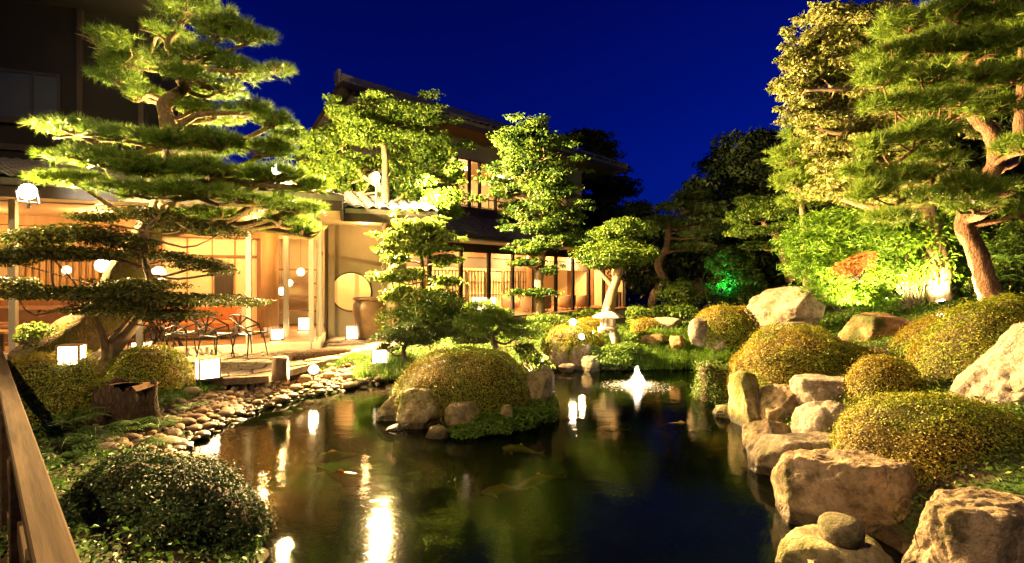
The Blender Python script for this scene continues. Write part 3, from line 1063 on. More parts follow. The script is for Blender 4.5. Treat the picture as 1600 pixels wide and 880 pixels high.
# upstairs
part('floor', M['wood'], inn, [(-0.99, 9.4, 0.06, 7.5, 4.5, 4.6)], I)
part('lower_wall', M['wood_dark'], inn, [(-1.0, 9.4, 0.06, 0.2, 4.601, 4.95)], I)
part('upper_wall', M['plaster_dark'], inn, [(-1.0, 9.4, 0.06, 0.2, 6.95, 7.95)], I)
part('corner_wall', M['plaster'], inn, [(9.0, 9.4, 0.205, 9.5, 4.601, 7.95), (8.3, 9.4, 0.07, 0.2, 4.952, 6.948)], I)
part('back_wall', M['plaster_in'], inn, [(-0.99, 9.0, 4.4, 4.6, 4.6, 7.3)], I)
part('ceiling', M['wood_gold'], inn, [(-0.99, 9.0, 0.21, 4.4, 7.25, 7.35)], I)
ups = [-0.5, 1.4, 2.05, 2.6, 3.5, 4.8, 6.1, 7.4, 8.25]
for s in ups:
    part('post', M['wood_dark'], inn, [(s - 0.05, s + 0.05, 0.07, 0.19, 4.952, 6.948)], I)
for s0, s1 in zip(ups[:-1], ups[1:]):
    wdw = part('window', M['wood'], inn, [(s0 + 0.052, s1 - 0.052, 0.1, 0.16, 4.952, 5.0)], I)
    part('head_rail', M['wood'], wdw, [(s0 + 0.052, s1 - 0.052, 0.1, 0.16, 6.9, 6.948)], I)
    part('pane', M['glass'], wdw, [(s0 + 0.052, s1 - 0.052, 0.125, 0.132, 5.001, 6.899)], I)
part('balcony_rail', M['steel_dark'], inn, [(-0.6, 8.3, 0.0, 0.03, 5.35, 5.39), (-0.6, 8.3, 0.0, 0.03, 5.0, 5.03)] + [(-0.6 + 0.9 * i, -0.57 + 0.9 * i, 0.0, 0.03, 5.03, 5.35) for i in range(10)], I)
part('ceiling_lamp', M['lamp_white'], inn, [(1.7, 3.3, 1.6, 1.9, 6.98, 7.08)], I)
part('ceiling_lamp', M['lamp_white'], inn, [(5.2, 6.8, 1.6, 1.9, 6.98, 7.08)], I)
for a in (2.5, 6.0):
    lamp('ceiling_lamp_bulb', 'POINT', I(a, 1.8, 6.7), 85, (1.0, 0.58, 0.22), 0.2, inn)
part('shoji_screen', M['paper'], inn, [(3.0, 5.0, 3.6, 3.64, 4.6, 6.5)], I)
# ridge roof: gable at the left, hip at the right
ez, rz = 8.0, 10.25
ra0, ra1, rb = -1.75, 8.1, 3.88
ea, eb = 11.7, -1.2
rf = roof_slope('roof', M['tile'], inn, I(ra0, eb, ez), I(ea, eb, ez), I(ra1, rb, rz), I(ra0, rb, rz), 0.16)
tile_field(rf, I(ra0, eb, ez), I(ea, eb, ez), I(ra1, rb, rz), I(ra0, rb, rz), 0.32, 0.3, M['tile'], False)
roof_slope('roof', M['tile'], inn, I(ra0, 2 * rb - eb, ez), I(ea, 2 * rb - eb, ez), I(ra1, rb, rz), I(ra0, rb, rz), 0.16)
q = [I(ea, eb, ez), I(ea, 2 * rb - eb, ez), I(ra1, rb, rz)]
put('roof', q + [p - np.array([0, 0, 0.16]) for p in q], [[0, 1, 2], [5, 4, 3], [0, 3, 4, 1], [1, 4, 5, 2], [2, 5, 3, 0]], M['tile'], inn)
part('soffit', M['wood'], inn, [(-1.5, ea - 0.1, eb + 0.1, 2 * rb - eb - 0.1, 7.74, 7.8)], I)
part('eave_board', M['wood_dark'], inn, [(-1.7, ea - 0.02, eb + 0.03, eb + 0.08, 7.7, 7.88), (ea - 0.08, ea - 0.03, eb + 0.081, 2 * rb - eb, 7.7, 7.88)], I)
put('gable', [I(-1.25, 0.0, 7.8), I(-1.25, 2 * rb, 7.8), I(-1.25, rb, rz - 0.22), I(-1.05, 0.0, 7.8), I(-1.05, 2 * rb, 7.8), I(-1.05, rb, rz - 0.22)], [[0, 1, 2], [5, 4, 3], [0, 3, 4, 1], [1, 4, 5, 2], [2, 5, 3, 0]], M['plaster_dark'], inn)
m = MB()
for s in (-1, 1):
    e = (eb - 0.05) if s < 0 else (2 * rb - eb + 0.05)
    m.tube([I(ra0 - 0.03, e, ez - 0.1), I(ra0 - 0.03, rb, rz - 0.08)], 0.11, 4)
m.build('barge_board', M['wood_dark'], inn)
rd = part('ridge', M['tile'], inn, [(ra0 - 0.1, ra1 + 0.1, rb - 0.16, rb + 0.16, rz - 0.05, rz + 0.2), (ra0 - 0.1, ra1 + 0.15, rb - 0.1, rb + 0.1, rz + 0.2, rz + 0.3)], I)
part('ridge_end_tile', M['tile'], rd, [(ra0 - 0.22, ra0 - 0.1, rb - 0.25, rb + 0.25, rz - 0.15, rz + 0.42)], I, 0.05)
part('ridge_end_tile', M['tile'], rd, [(ra1 + 0.16, ra1 + 0.3, rb - 0.22, rb + 0.22, rz - 0.15, rz + 0.4)], I, 0.05)
m = MB()
m.tube([I(ra1, rb, rz + 0.05), I(ea + 0.02, eb - 0.02, ez + 0.05)], 0.1, 6)
m.build('hip_ridge', M['tile'], inn)
# tiled skirt roof between the storeys: each tile its own piece
sk = roof_slope('skirt_roof', M['tile'], inn, I(-1.4, -1.35, 3.62), I(13.6, -1.35, 3.62), I(13.0, 0.05, 4.5), I(-1.4, 0.05, 4.5), 0.1)
tile_field(sk, I(-1.4, -1.35, 3.62), I(13.6, -1.35, 3.62), I(13.0, 0.05, 4.5), I(-1.4, 0.05, 4.5), 0.31, 0.27, M['tile'], True)
part('skirt_soffit', M['soffit'], inn, [(-1.4, 13.5, -1.3, -0.06, 3.45, 3.5)], I)
part('gutter', M['steel_dark'], inn, [(-1.4, 13.6, -1.47, -1.37, 3.5, 3.58)], I)
for i, (a, b) in enumerate([(0.4, 1.5), (1.6, 3.6), (3.4, 1.5), (4.2, 3.8), (6.4, 1.6), (7.6, 3.6), (9.4, 1.6), (11.6, 2.0)]):
    m = MB()
    m.lathe(I(a, b, 3.285), [(0.06, 0.0), (0.06, 0.01)], 12)
    d = m.build('downlight', M['downlight'], inn)
    lamp('downlight_bulb', 'POINT', I(a, b, 3.1), 62 if a < 5 else 130, WARM, 0.06, d)

# corridor wall that joins lounge and inn
q0, q1 = L(-1.96, 2.35, 0)[:2], I(-1.22, 0.0, 0)[:2]
m = MB()
m.prism([q0, q1, q1 + [-0.12, 0.0], q0 + [-0.12, 0.0]], 0.3, 4.1)
m.build('link_wall', M['plaster'], inn)

# ------------------------------------------------------------------ crazy paving of the patio
patio_poly = np.array([GP(150, 590)[:2], GP(300, 595)[:2], GP(420, 588)[:2], GP(500, 566)[:2], GP(600, 546)[:2], GP(655, 530)[:2], L(-1.9, 2.2, 0)[:2], L(-0.3, 2.2, 0)[:2], L(-0.3, -0.25, 0)[:2], L(6.5, -0.25, 0)[:2]])


def in_poly(p, poly):
    c = False
    for i in range(len(poly)):
        a, b = poly[i], poly[(i + 1) % len(poly)]
        if (a[1] > p[1]) != (b[1] > p[1]) and p[0] < a[0] + (p[1] - a[1]) / (b[1] - a[1]) * (b[0] - a[0]):
            c = not c
    return c


m = MB()
m.prism(patio_poly, 0.3, 0.405)
patio = m.build('patio', M['slab'][1])
tag(patio, 'patio of irregular stone slabs in front of the lounge', kind='structure')
patio['_o'] = (0, 0, 0)
lo, hi = patio_poly.min(0) - 0.3, patio_poly.max(0) + 0.3
step = 0.36
seeds = np.array([(x + RNG.uniform(-0.15, 0.15), y + RNG.uniform(-0.15, 0.15)) for x in np.arange(lo[0], hi[0], step) for y in np.arange(lo[1], hi[1], step)])
cnt = 0
for s in seeds:
    if not in_poly(s, patio_poly):
        continue
    cell = [s + np.array(c) for c in ((-0.5, -0.5), (0.5, -0.5), (0.5, 0.5), (-0.5, 0.5))]
    d = np.linalg.norm(seeds - s, axis=1)
    for q in seeds[np.argsort(d)[1:16]]:
        mid, nn = (s + q) / 2, q - s
        new = []
        for i in range(len(cell)):
            a, b = cell[i], cell[(i + 1) % len(cell)]
            da, db = (a - mid) @ nn, (b - mid) @ nn
            if da <= 0:
                new.append(a)
            if (da < 0) != (db < 0):
                new.append(a + (b - a) * da / (da - db))
        cell = new
        if len(cell) < 3:
            break
    if len(cell) < 3:
        continue
    cell = [s + (c - s) * (1 - 0.022 / max(0.05, np.linalg.norm(c - s))) for c in cell]
    if not all(in_poly(s + (c - s) * 0.75, patio_poly) for c in cell):
        continue
    top = 0.428 + RNG.uniform(-0.006, 0.008)
    n = len(cell)
    v = [(c[0], c[1], 0.395) for c in cell] + [(c[0], c[1], top - 0.008) for c in cell] + [(*(s + (c - s) * 0.94), top) for c in cell]
    f = [list(range(2 * n, 3 * n))]
    for r in (0, n):
        f += [[r + i, r + (i + 1) % n, r + n + (i + 1) % n, r + n + i] for i in range(n)]
    put('slab', v, f, M['slab'][cnt % 3], patio)
    cnt += 1

# ------------------------------------------------------------------ foliage builders
def leaf_mesh(c, n, L_, Wd, droop=0.0, fold=0.25, rng=RNG):
    """rhombic folded leaves: centres c, normals n"""
    k = len(c)
    r = rng.normal(size=(k, 3))
    a = nrm(r - n * np.sum(r * n, 1, keepdims=True))
    b = np.cross(n, a)
    Ls = (L_ * rng.uniform(0.6, 1.25, k))[:, None]
    Ws = (Wd * rng.uniform(0.7, 1.2, k))[:, None]
    base = c - a * Ls * 0.5
    tip = c + a * Ls * 0.5
    tip[:, 2] -= droop * Ls[:, 0]
    le = c + b * Ws * 0.5 + n * Ws * fold
    ri = c - b * Ws * 0.5 + n * Ws * fold
    v = np.stack([base, ri, tip, le], 1).reshape(-1, 3)
    i = np.arange(k)[:, None] * 4
    f = np.concatenate([i + np.array([[0, 1, 2]]), i + np.array([[0, 2, 3]])], 1).reshape(-1, 3)
    return v, f


def needle_mesh(c, axis, K, L_, Wd, spread=0.75, rng=RNG):
    """tufts of needles: one thin triangle each"""
    k = len(c)
    d = nrm(axis[:, None, :] + spread * rng.normal(size=(k, K, 3)))
    ln = (L_ * rng.uniform(0.65, 1.15, (k, K)))[..., None]
    s = nrm(np.cross(d, rng.normal(size=(k, K, 3))))
    b0 = c[:, None, :] + s * Wd * 0.5
    b1 = c[:, None, :] - s * Wd * 0.5
    tp = c[:, None, :] + d * ln
    v = np.stack([b0, b1, tp], 2).reshape(-1, 3)
    f = np.arange(k * K * 3).reshape(-1, 3)
    # join the needles of one tuft so that a tuft shares one colour
    return v, f


class Cloud:
    def __init__(self):
        self.v, self.f, self.n = [], [], 0

    def add(self, vf):
        v, f = vf
        self.v.append(v)
        self.f.append(f + self.n)
        self.n += len(v)

    def build(self, name, mat, parent):
        o = put(name, np.concatenate(self.v), np.concatenate(self.f), mat, parent)
        o['kind'] = 'stuff'
        return o


def pad_points(c, r, n, rng, hollow=0.35, lump=0.35, up=0.15):
    """points in a lumpy flattened ellipsoid, denser to its shell; returns points and outward normals"""
    d = nrm(rng.normal(size=(n, 3)) + np.array([0, 0, up]))
    rad = rng.uniform(hollow, 1.0, n) ** 0.5
    nz = 1 + lump * fbm(d * 1.9 + c[None, :] * 1.3, 5, 3) * 1.6
    p = c + d * np.array(r) * (rad * nz)[:, None]
    nn = nrm(d / np.array(r))
    return p, nn


def limbs(m, trunk, rads, pads, rng, twigs=6, k=0.5, seg=6):
    for (c, r) in pads:
        c = np.asarray(c)
        d = np.linalg.norm(trunk - c, axis=1) + np.maximum(0, trunk[:, 2] - c[2] + 0.1) * 2.0
        i = int(np.argmin(d))
        s = trunk[i]
        end = c - np.array([0, 0, r[2] * 0.45])
        ln = np.linalg.norm(end - s)
        if ln > 0.08:
            mid = (s + end) / 2 + rng.normal(0, 0.10 * ln, 3) + np.array([0, 0, -0.04 * ln])
            q1 = s * 0.72 + mid * 0.28 + rng.normal(0, 0.05 * ln, 3)
            pts = spline([s, q1, mid, end], 9)
            r0 = min(rads[i] * 0.6, 0.03 + 0.045 * ln)
            m.tube(pts, np.linspace(r0, r0 * 0.4 + 0.004, 9), seg, False, 0.15)
        else:
            r0 = rads[i] * 0.5
        for t in range(twigs):
            a = rng.uniform(0, 2 * math.pi)
            q = rng.uniform(0.5, 0.95)
            e2 = c + np.array([math.cos(a) * r[0] * q, math.sin(a) * r[1] * q, rng.uniform(-0.25, 0.35) * r[2]])
            mm = (end + e2) / 2 + rng.normal(0, 0.12 * np.linalg.norm(e2 - end), 3)
            m.tube(spline([end, mm, e2], 6), np.linspace(r0 * 0.4 + 0.004, 0.004, 6), 4, False)


def tree(name, label, path, pads, mats, kind='leaf', dens=900, size=(0.06, 0.03), seed=1, group=None, cat='tree', twigs=6, depth=0.8, K=16, extra_paths=(), spread=0.75, upn=0.5, lump=0.35, hollow=0.35, seg=12, split=0, srad=0.45, sprays=0):
    """path: (px, py, D, radius) from the root up; pads: (px, py, rx, ry, D)"""
    rng = np.random.default_rng(seed)
    pts = np.array([np.append(P(a, b, d), r) for a, b, d, r in path])
    sp = spline(pts, max(14, 5 * len(pts)))
    base = sp[0][:3]
    t = thing(name, base, label, cat, group)
    wp = []
    for (x, y, rx, ry, D) in pads:
        wp.append((P(x, y, D), (rx * D / F, rx * D / F * depth, max(0.05, ry * D / F))))
    m = MB()
    m.tube(sp[:, :3], sp[:, 3], seg, True, 0.35, seed)
    allp, allr = sp[:, :3], sp[:, 3]
    for ep in extra_paths:
        q = np.array([np.append(P(a, b, d), r) for a, b, d, r in ep])
        s2 = spline(q, max(10, 5 * len(q)))
        m.tube(s2[:, :3], s2[:, 3], 10, True, 0.3, seed + 3)
        allp = np.vstack([allp, s2[:, :3]])
        allr = np.concatenate([allr, s2[:, 3]])
    limbs(m, allp, allr, wp, rng, twigs)
    m.build('trunk', mats[0], t, True)
    cl = Cloud()
    if split:
        w2 = []
        for (c, r) in wp:
            for k in range(split):
                d = rng.normal(size=3)
                d = d / np.linalg.norm(d) * rng.uniform(0.3, 1.12 - srad)
                q = rng.uniform(0.75, 1.3) * srad
                w2.append((c + d * np.array(r), (r[0] * q, r[1] * q, r[2] * q * 1.15)))
        for k in range(sprays):
            c, r = wp[rng.integers(0, len(wp))]
            a = rng.uniform(0, 2 * math.pi)
            q = rng.uniform(0.95, 1.4)
            g = rng.uniform(0.16, 0.34)
            w2.append((c + np.array([math.cos(a) * r[0] * q, math.sin(a) * r[1] * q, rng.uniform(-0.5, 0.9) * r[2]]), (max(r[0] * g, 0.08) * 1.3, max(r[1] * g, 0.08), max(r[2] * g, 0.05))))
        wp = w2
    for (c, r) in wp:
        area = r[0] * r[1] * 3.1 + 2.0 * r[0] * r[2]
        n = int(dens * area)
        if kind == 'pine':
            d = nrm(rng.normal(size=(n, 3)) + np.array([0, 0, 0.55]))
            rad = rng.uniform(0.15, 1.0, n) ** 0.5
            nz = 1 + lump * fbm(d * 1.8 + c * 1.3, 5, 3) * 1.6
            p = c + d * np.array(r) * (rad * nz)[:, None]
            out = (p - c) / np.array(r)
            ax = nrm(np.stack([out[:, 0], out[:, 1], np.full(n, 0.75)], 1) + 0.25 * rng.normal(size=(n, 3)))
            cl.add(needle_mesh(p, ax, K, size[0], size[1], spread, rng))
        else:
            p, nn = pad_points(c, r, n, rng, hollow, lump)
            nn = nrm(nn * 0.6 + np.array([0, 0, upn]) + 0.55 * rng.normal(size=nn.shape))
            cl.add(leaf_mesh(p, nn, size[0], size[1], 0.15, 0.2, rng))
    cl.build('crown', mats[1], t)
    return t


def shrub(name, label, x0, x1, y0, y1, D, mat='leaf_azalea', depth=0.9, leaf=0.03, dens=5200, seed=1, group=None, flat=0.85, lump=0.1, tilt=(0, 0), cat='shrub', bare=0.25, cls=None):
    """clipped dome filling the pixel box, base at y1"""
    rng = np.random.default_rng(seed)
    a = (x1 - x0) / 2 * D / F
    h = (y1 - y0) * D / F
    base = P((x0 + x1) / 2, y1, D)
    b = a * depth
    t = thing(name, base, label, cat, group)

    def surf(d):
        # superelliptic dome, z from -0.15 to 1
        q = np.abs(d)
        k = (q[:, 0] ** 2.4 + q[:, 1] ** 2.4 + q[:, 2] ** 2.4) ** (-1 / 2.4)
        p = d * k[:, None]
        nz = 1 + lump * 1.9 * fbm(p * 2.4 + seed * 3.1, seed, 4)
        p = p * nz[:, None]
        p = p * np.array([a, b, h])
        p[:, 2] += tilt[0] * p[:, 0] + tilt[1] * p[:, 1]
        return p
    # core
    nu, nv = 28, 14
    u = np.linspace(0, 2 * math.pi, nu, endpoint=False)
    vv = np.linspace(-0.25, math.pi / 2, nv)
    d = np.array([(math.cos(w) * math.cos(q), math.cos(w) * math.sin(q), math.sin(w)) for w in vv for q in u])
    cs = surf(d)
    cv = cs - nrm(cs / np.array([a * a, b * b, h * h])) * min(0.085, 0.25 * h) + base
    cf = []
    for i in range(nv - 1):
        for j in range(nu):
            k = (j + 1) % nu
            cf.append([i * nu + j, i * nu + k, (i + 1) * nu + k, (i + 1) * nu + j])
    put('twig_core', cv, cf, M['twig'], t, True)
    area = math.pi * (a * b + 1.2 * h * (a + b) / 2 * 1.6)
    n = int(dens * area * (0.03 / leaf) ** 2)
    n = min(n, 60000)
    d = nrm(rng.normal(size=(n, 3)))
    d[:, 2] = np.abs(d[:, 2]) - 0.22
    d = nrm(d)
    keep = rng.uniform(size=n) < (1 - bare * 2.2 * np.clip(0.35 - d[:, 2], 0, 0.5))
    d = d[keep]
    p = surf(d)
    nn = nrm(p / np.array([a * a, b * b, h * h]))
    dep = rng.uniform(-0.04, 0.015, len(p)) - 0.02 * (rng.uniform(size=len(p)) < 0.2)
    p = p + nn * dep[:, None] * (leaf / 0.03) ** 0.5 + base
    # a few sprigs stick out
    spr = rng.uniform(size=len(p)) < 0.06
    p[spr] += nn[spr] * (rng.uniform(0.01, 0.09, spr.sum()) * (leaf / 0.03))[:, None]
    nn = nrm(nn * 1.1 + 0.6 * rng.normal(size=nn.shape) + np.array([0, 0, 0.2]))
    cl = Cloud()
    cl.add(leaf_mesh(p, nn, leaf, leaf * 0.5, 0.0, 0.2, rng))
    cl.build('foliage', M[mat], t)
    return t


def bush(name, label, pads, mat, dens=1500, size=(0.07, 0.035), seed=1, group=None, cat='shrub', lump=0.5, base=None, upn=0.5, stems=5, depth=0.9):
    """loose leafy bush: pads (px, py, rx, ry, D)"""
    rng = np.random.default_rng(seed)
    wp = [(P(x, y, D), (rx * D / F, rx * D / F * depth, ry * D / F)) for x, y, rx, ry, D in pads]
    c0 = np.mean([c for c, r in wp], 0)
    zb = min(c[2] - r[2] for c, r in wp)
    if base is None:
        base = np.array([c0[0], c0[1], zb - 0.05])
    t = thing(name, base, label, cat, group)
    m = MB()
    for c, r in wp:
        for k in range(stems):
            e = c + rng.uniform(-0.6, 0.6, 3) * np.array(r)
            s = base + rng.normal(0, 0.05, 3) * np.array([1, 1, 0])
            mid = (s + e) / 2 + rng.normal(0, 0.08, 3)
            m.tube(spline([s, mid, e], 7), np.linspace(0.014, 0.004, 7), 5, False)
    m.build('stem', M['bark_dark'], t, True)
    cl = Cloud()
    for c, r in wp:
        n = int(dens * (r[0] * r[1] * 3.1 + 3 * r[0] * r[2]))
        p, nn = pad_points(c, r, n, rng, 0.2, lump)
        nn = nrm(nn * 0.6 + np.array([0, 0, upn]) + 0.6 * rng.normal(size=nn.shape))
        cl.add(leaf_mesh(p, nn, size[0], size[1], 0.2, 0.2, rng))
    cl.build('foliage', M[mat], t)
    return t


def rock(name, label, x0, x1, y0, y1, D, mat='rock_tan', seed=1, depth=0.8, sub=5, cuts=10, rough=0.1, sink=0.25, lean=0.0, group=None, cat='rock', flat=None):
    """boulder that fills the pixel box"""
    rng = np.random.default_rng(seed)
    w, h = (x1 - x0) * D / F, (y1 - y0) * D / F
    ctr = P((x0 + x1) / 2, (y0 + y1) / 2, D)
    key = sub
    if key not in ICO:
        import bmesh
        bm = bmesh.new()
        bmesh.ops.create_icosphere(bm, subdivisions=sub, radius=1.0)
        ICO[key] = (np.array([q.co[:] for q in bm.verts]), np.array([[q.index for q in fc.verts] for fc in bm.faces]))
        bm.free()
    p, f = ICO[key]
    p = p.copy()
    q = np.abs(p)
    p = p * ((q ** 2.8).sum(1) ** (-1 / 2.8))[:, None]        # boxy
    for i in range(cuts + 6):
        n = nrm(rng.normal(size=3) * np.array([1, 1, 0.8]))
        d = rng.uniform(0.66, 0.98)
        e = np.maximum(0, p @ n - d)
        p = p - n * (e * 0.92)[:, None]
    if flat:
        e = np.maximum(0, p[:, 2] - flat)
        p[:, 2] -= e * 0.9
    nn = nrm(p)
    p = p + nn * (rough * fbm(p * 1.6 + seed * 7.7, seed, 5) * 1.6)[:, None]
    rid = 1 - np.abs(fbm(p * 2.6 + seed, seed + 4, 4)) * 2
    p = p - nn * (rough * 0.35 * np.clip(rid - 0.72, 0, 1) * 3)[:, None]
    # ledges, pits and chipped edges
    led = fbm(p * np.array([1.2, 1.2, 4.5]) + seed * 1.7, seed + 9, 4)
    p = p + nn * (0.05 * np.round(led * 5) / 5 + 0.035 * fbm(p * 6.5 + seed, seed + 11, 4))[:, None]
    mn, mx = p.min(0), p.max(0)
    p = (p - (mn + mx) / 2) / ((mx - mn) / 2)
    hh = h / 2 + sink / 2
    p = p * np.array([w / 2, w / 2 * depth, hh])
    p[:, 0] += lean * p[:, 2]
    c = ctr - np.array([0, 0, sink / 2])
    base = c - np.array([0, 0, hh])
    return single(name, base, p + c, f, M[mat], label, cat, group, True)


ICO = {}


def fern(label, px, py, D, size, seed, group='ferns on the left bank', nf=11):
    rng = np.random.default_rng(seed)
    base = P(px, py, D)
    t = thing('fern', base, label, 'fern', group)
    cl = Cloud()
    m = MB()
    for k in range(nf):
        a = 2 * math.pi * k / nf + rng.uniform(-0.3, 0.3)
        Lf = size * rng.uniform(0.7, 1.1)
        dirv = np.array([math.cos(a), math.sin(a), 0])
        s = np.linspace(0, 1, 16)
        el = rng.uniform(0.7, 1.1)
        pts = base + dirv * (s * Lf * 0.85)[:, None] + np.array([0, 0, 1]) * (Lf * (el * s - (el * 0.9) * s * s))[:, None]
        m.tube(pts, np.linspace(0.006, 0.002, 16), 4, False)
        side = np.cross(dirv, [0, 0, 1])
        V, Fc = [], []
        nn_ = 22
        for i in range(2, nn_):
            q = i / nn_
            c = pts[int(q * 15)]
            w = Lf * 0.26 * math.sin(math.pi * (0.12 + 0.88 * q)) ** 0.8
            for sg in (-1, 1):
                tip = c + side * sg * w + dirv * w * 0.35 + np.array([0, 0, -0.15 * w])
                wd = Lf * 0.018
                V += [c - dirv * wd, c + dirv * wd, tip + dirv * wd * 0.3, (c + tip) / 2 - dirv * wd * 1.2]
                b = len(V) - 4
                Fc += [[b, b + 1, b + 2], [b, b + 2, b + 3]]
        cl.add((np.array(V), np.array(Fc)))
    m.build('stem', M['fern'], t)
    cl.build('frond', M['fern'], t)
    return t


def blades(pts, n_each, h, w, rng, lean=0.5):
    """arching grass blades round each point"""
    k = len(pts) * n_each
    b = np.repeat(pts, n_each, 0) + np.concatenate([rng.normal(0, 0.05, (k, 2)), np.zeros((k, 1))], 1)
    a = rng.uniform(0, 2 * math.pi, k)
    d = np.stack([np.cos(a), np.sin(a), np.zeros(k)], 1)
    s = np.stack([-np.sin(a), np.cos(a), np.zeros(k)], 1)
    hh = (h * rng.uniform(0.5, 1.15, k))[:, None]
    ln = (lean * rng.uniform(0.2, 1.2, k))[:, None]
    m1 = b + d * hh * ln * 0.3 + np.array([0, 0, 0.62]) * hh
    tp = b + d * hh * ln * 1.0 + np.array([0, 0, 0.9]) * hh * (1.1 - 0.5 * ln)
    v = np.stack([b - s * w / 2, b + s * w / 2, m1 + s * w * 0.4, m1 - s * w * 0.4, tp], 1).reshape(-1, 3)
    i = np.arange(k)[:, None] * 5
    f = np.concatenate([i + np.array([[0, 1, 2]]), i + np.array([[0, 2, 3]]), i + np.array([[3, 2, 4]])], 1).reshape(-1, 3)
    return v, f


# ------------------------------------------------------------------ trees
pine_pads = [(300, 14, 74, 18, 8.2), (268, 52, 48, 16, 8.3), (345, 48, 62, 18, 8.0), (388, 62, 46, 14, 8.1), (160, 62, 52, 15, 8.5), (190, 92, 56, 15, 8.4), (180, 122, 44, 12, 8.6),
             (315, 92, 66, 16, 8.2), (250, 96, 42, 12, 8.0), (370, 112, 54, 14, 8.3), (428, 108, 34, 11, 8.4), (340, 140, 52, 12, 8.5), (225, 150, 42, 10, 8.6), (282, 118, 48, 12, 7.9),
             (395, 172, 50, 13, 8.3), (428, 190, 42, 13, 8.2), (345, 182, 56, 10, 8.5), (445, 212, 32, 8, 8.3), (300, 170, 44, 9, 8.3),
             (120, 204, 66, 14, 7.6), (192, 214, 66, 13, 7.8), (262, 226, 84, 14, 7.7), (345, 226, 72, 15, 7.6), (412, 236, 54, 14, 7.9), (150, 250, 74, 15, 7.5),
             (236, 262, 88, 15, 7.4), (330, 268, 84, 16, 7.4), (420, 272, 66, 15, 7.8), (480, 290, 46, 12, 8.0), (128, 286, 62, 11, 7.6), (210, 298, 76, 12, 7.3), (310, 302, 78, 13, 7.3),
             (400, 312, 70, 13, 7.7), (465, 326, 56, 11, 8.0), (472, 362, 34, 13, 8.2), (340, 334, 58, 10, 7.8), (436, 346, 44, 9, 8.0)]
tree('pine_tree', 'large leaning niwaki pine with layered needle pads in front of the lounge', [(62, 572, 8.3, 0.42), (105, 535, 8.3, 0.38), (160, 488, 8.3, 0.30), (192, 432, 8.2, 0.24), (232, 362, 8.1, 0.2), (262, 300, 8.0, 0.17), (268, 240, 8.0, 0.14), (262, 190, 8.1, 0.125), (258, 162, 8.2, 0.11), (288, 138, 8.2, 0.09), (284, 104, 8.2, 0.075), (262, 70, 8.2, 0.055), (286, 34, 8.2, 0.04)],
     pine_pads, (M['bark_mossy'], M['needle']), 'pine', 118, (0.15, 0.0085), 11, split=8, srad=0.42, K=24, twigs=7, depth=0.75, seg=18)

tree('japanese_maple', 'low spreading maple with dark flat leaf tiers over the paper lantern', [(152, 588, 6.9, 0.095), (172, 556, 6.9, 0.085), (200, 520, 6.9, 0.075), (216, 498, 6.95, 0.06), (236, 450, 7.0, 0.05), (228, 410, 7.0, 0.04), (230, 360, 7.0, 0.03), (250, 338, 7.0, 0.02)],
     [(90, 458, 96, 11, 6.7), (190, 460, 90, 13, 6.5), (255, 470, 92, 14, 6.6), (330, 468, 72, 11, 6.8), (385, 472, 40, 8, 6.9), (262, 492, 66, 10, 6.5), (170, 484, 66, 9, 6.7), (215, 445, 70, 12, 6.9),
      (55, 372, 66, 14, 7.0), (125, 366, 84, 14, 6.8), (195, 378, 58, 13, 6.9), (80, 396, 90, 12, 6.6), (20, 405, 42, 12, 6.7), (165, 398, 56, 10, 6.7), (310, 412, 52, 12, 7.0), (345, 424, 30, 7, 7.0), (262, 400, 44, 9, 7.1),
      (290, 352, 60, 12, 7.3), (345, 362, 52, 9, 7.3), (230, 335, 60, 10, 7.4), (150, 340, 46, 8, 7.2), (20, 442, 44, 10, 6.8)],
     (M['bark_smooth'], M['leaf_maple_dark']), 'leaf', 1700, (0.065, 0.027), 12, twigs=8, depth=0.75, upn=1.2, lump=0.45, hollow=0.1,
     extra_paths=[[(168, 560, 6.88, 0.06), (162, 530, 6.8, 0.05), (154, 505, 6.75, 0.04), (140, 480, 6.7, 0.02)], [(170, 535, 6.88, 0.04), (188, 515, 6.8, 0.035), (210, 490, 6.75, 0.02)]])

tree('evergreen_tree', 'tall rounded evergreen with lit clumped crown in front of the inn gable', [(616, 524, 12.3, 0.173), (614, 440, 12.4, 0.151), (608, 370, 12.8, 0.130), (602, 310, 13.1, 0.108), (602, 250, 13.4, 0.079), (596, 205, 13.5, 0.050)],
     [(540, 265, 46, 18, 13.8), (512, 285, 38, 15, 13.8), (560, 286, 30, 13, 14.2), (650, 285, 50, 18, 13.7), (692, 312, 40, 16, 13.7), (622, 312, 36, 14, 13.9), (530, 290, 34, 14, 13.9), (572, 300, 30, 12, 14.2), (602, 262, 40, 18, 14.3), (628, 255, 44, 18, 14.3), (640, 330, 44, 13, 14.0), (600, 172, 58, 20, 13.5), (545, 185, 40, 20, 13.7), (650, 182, 46, 20, 14.3), (520, 222, 40, 22, 13.8), (572, 212, 52, 22, 13.2), (632, 218, 56, 22, 14.3), (682, 232, 38, 22, 14.3), (510, 262, 32, 16, 13.9),
      (668, 262, 46, 22, 14.3), (704, 272, 30, 20, 14.3), (556, 252, 44, 16, 13.9), (636, 292, 38, 14, 14.3), (690, 300, 38, 15, 14.3), (498, 238, 24, 14, 14.0), (655, 322, 52, 15, 14.3), (620, 340, 30, 12, 12.9), (700, 330, 26, 12, 14.3)],
     (M['bark_smooth'], M['leaf_broad']), 'leaf', 760, (0.11, 0.045), 13, twigs=8, split=7, srad=0.52, sprays=80, depth=0.9, lump=0.75,
     extra_paths=[[(604, 325, 13.0, 0.08), (640, 300, 13.7, 0.06), (668, 275, 14.2, 0.04)], [(602, 300, 13.2, 0.07), (562, 270, 13.5, 0.05), (535, 235, 13.6, 0.04)]])

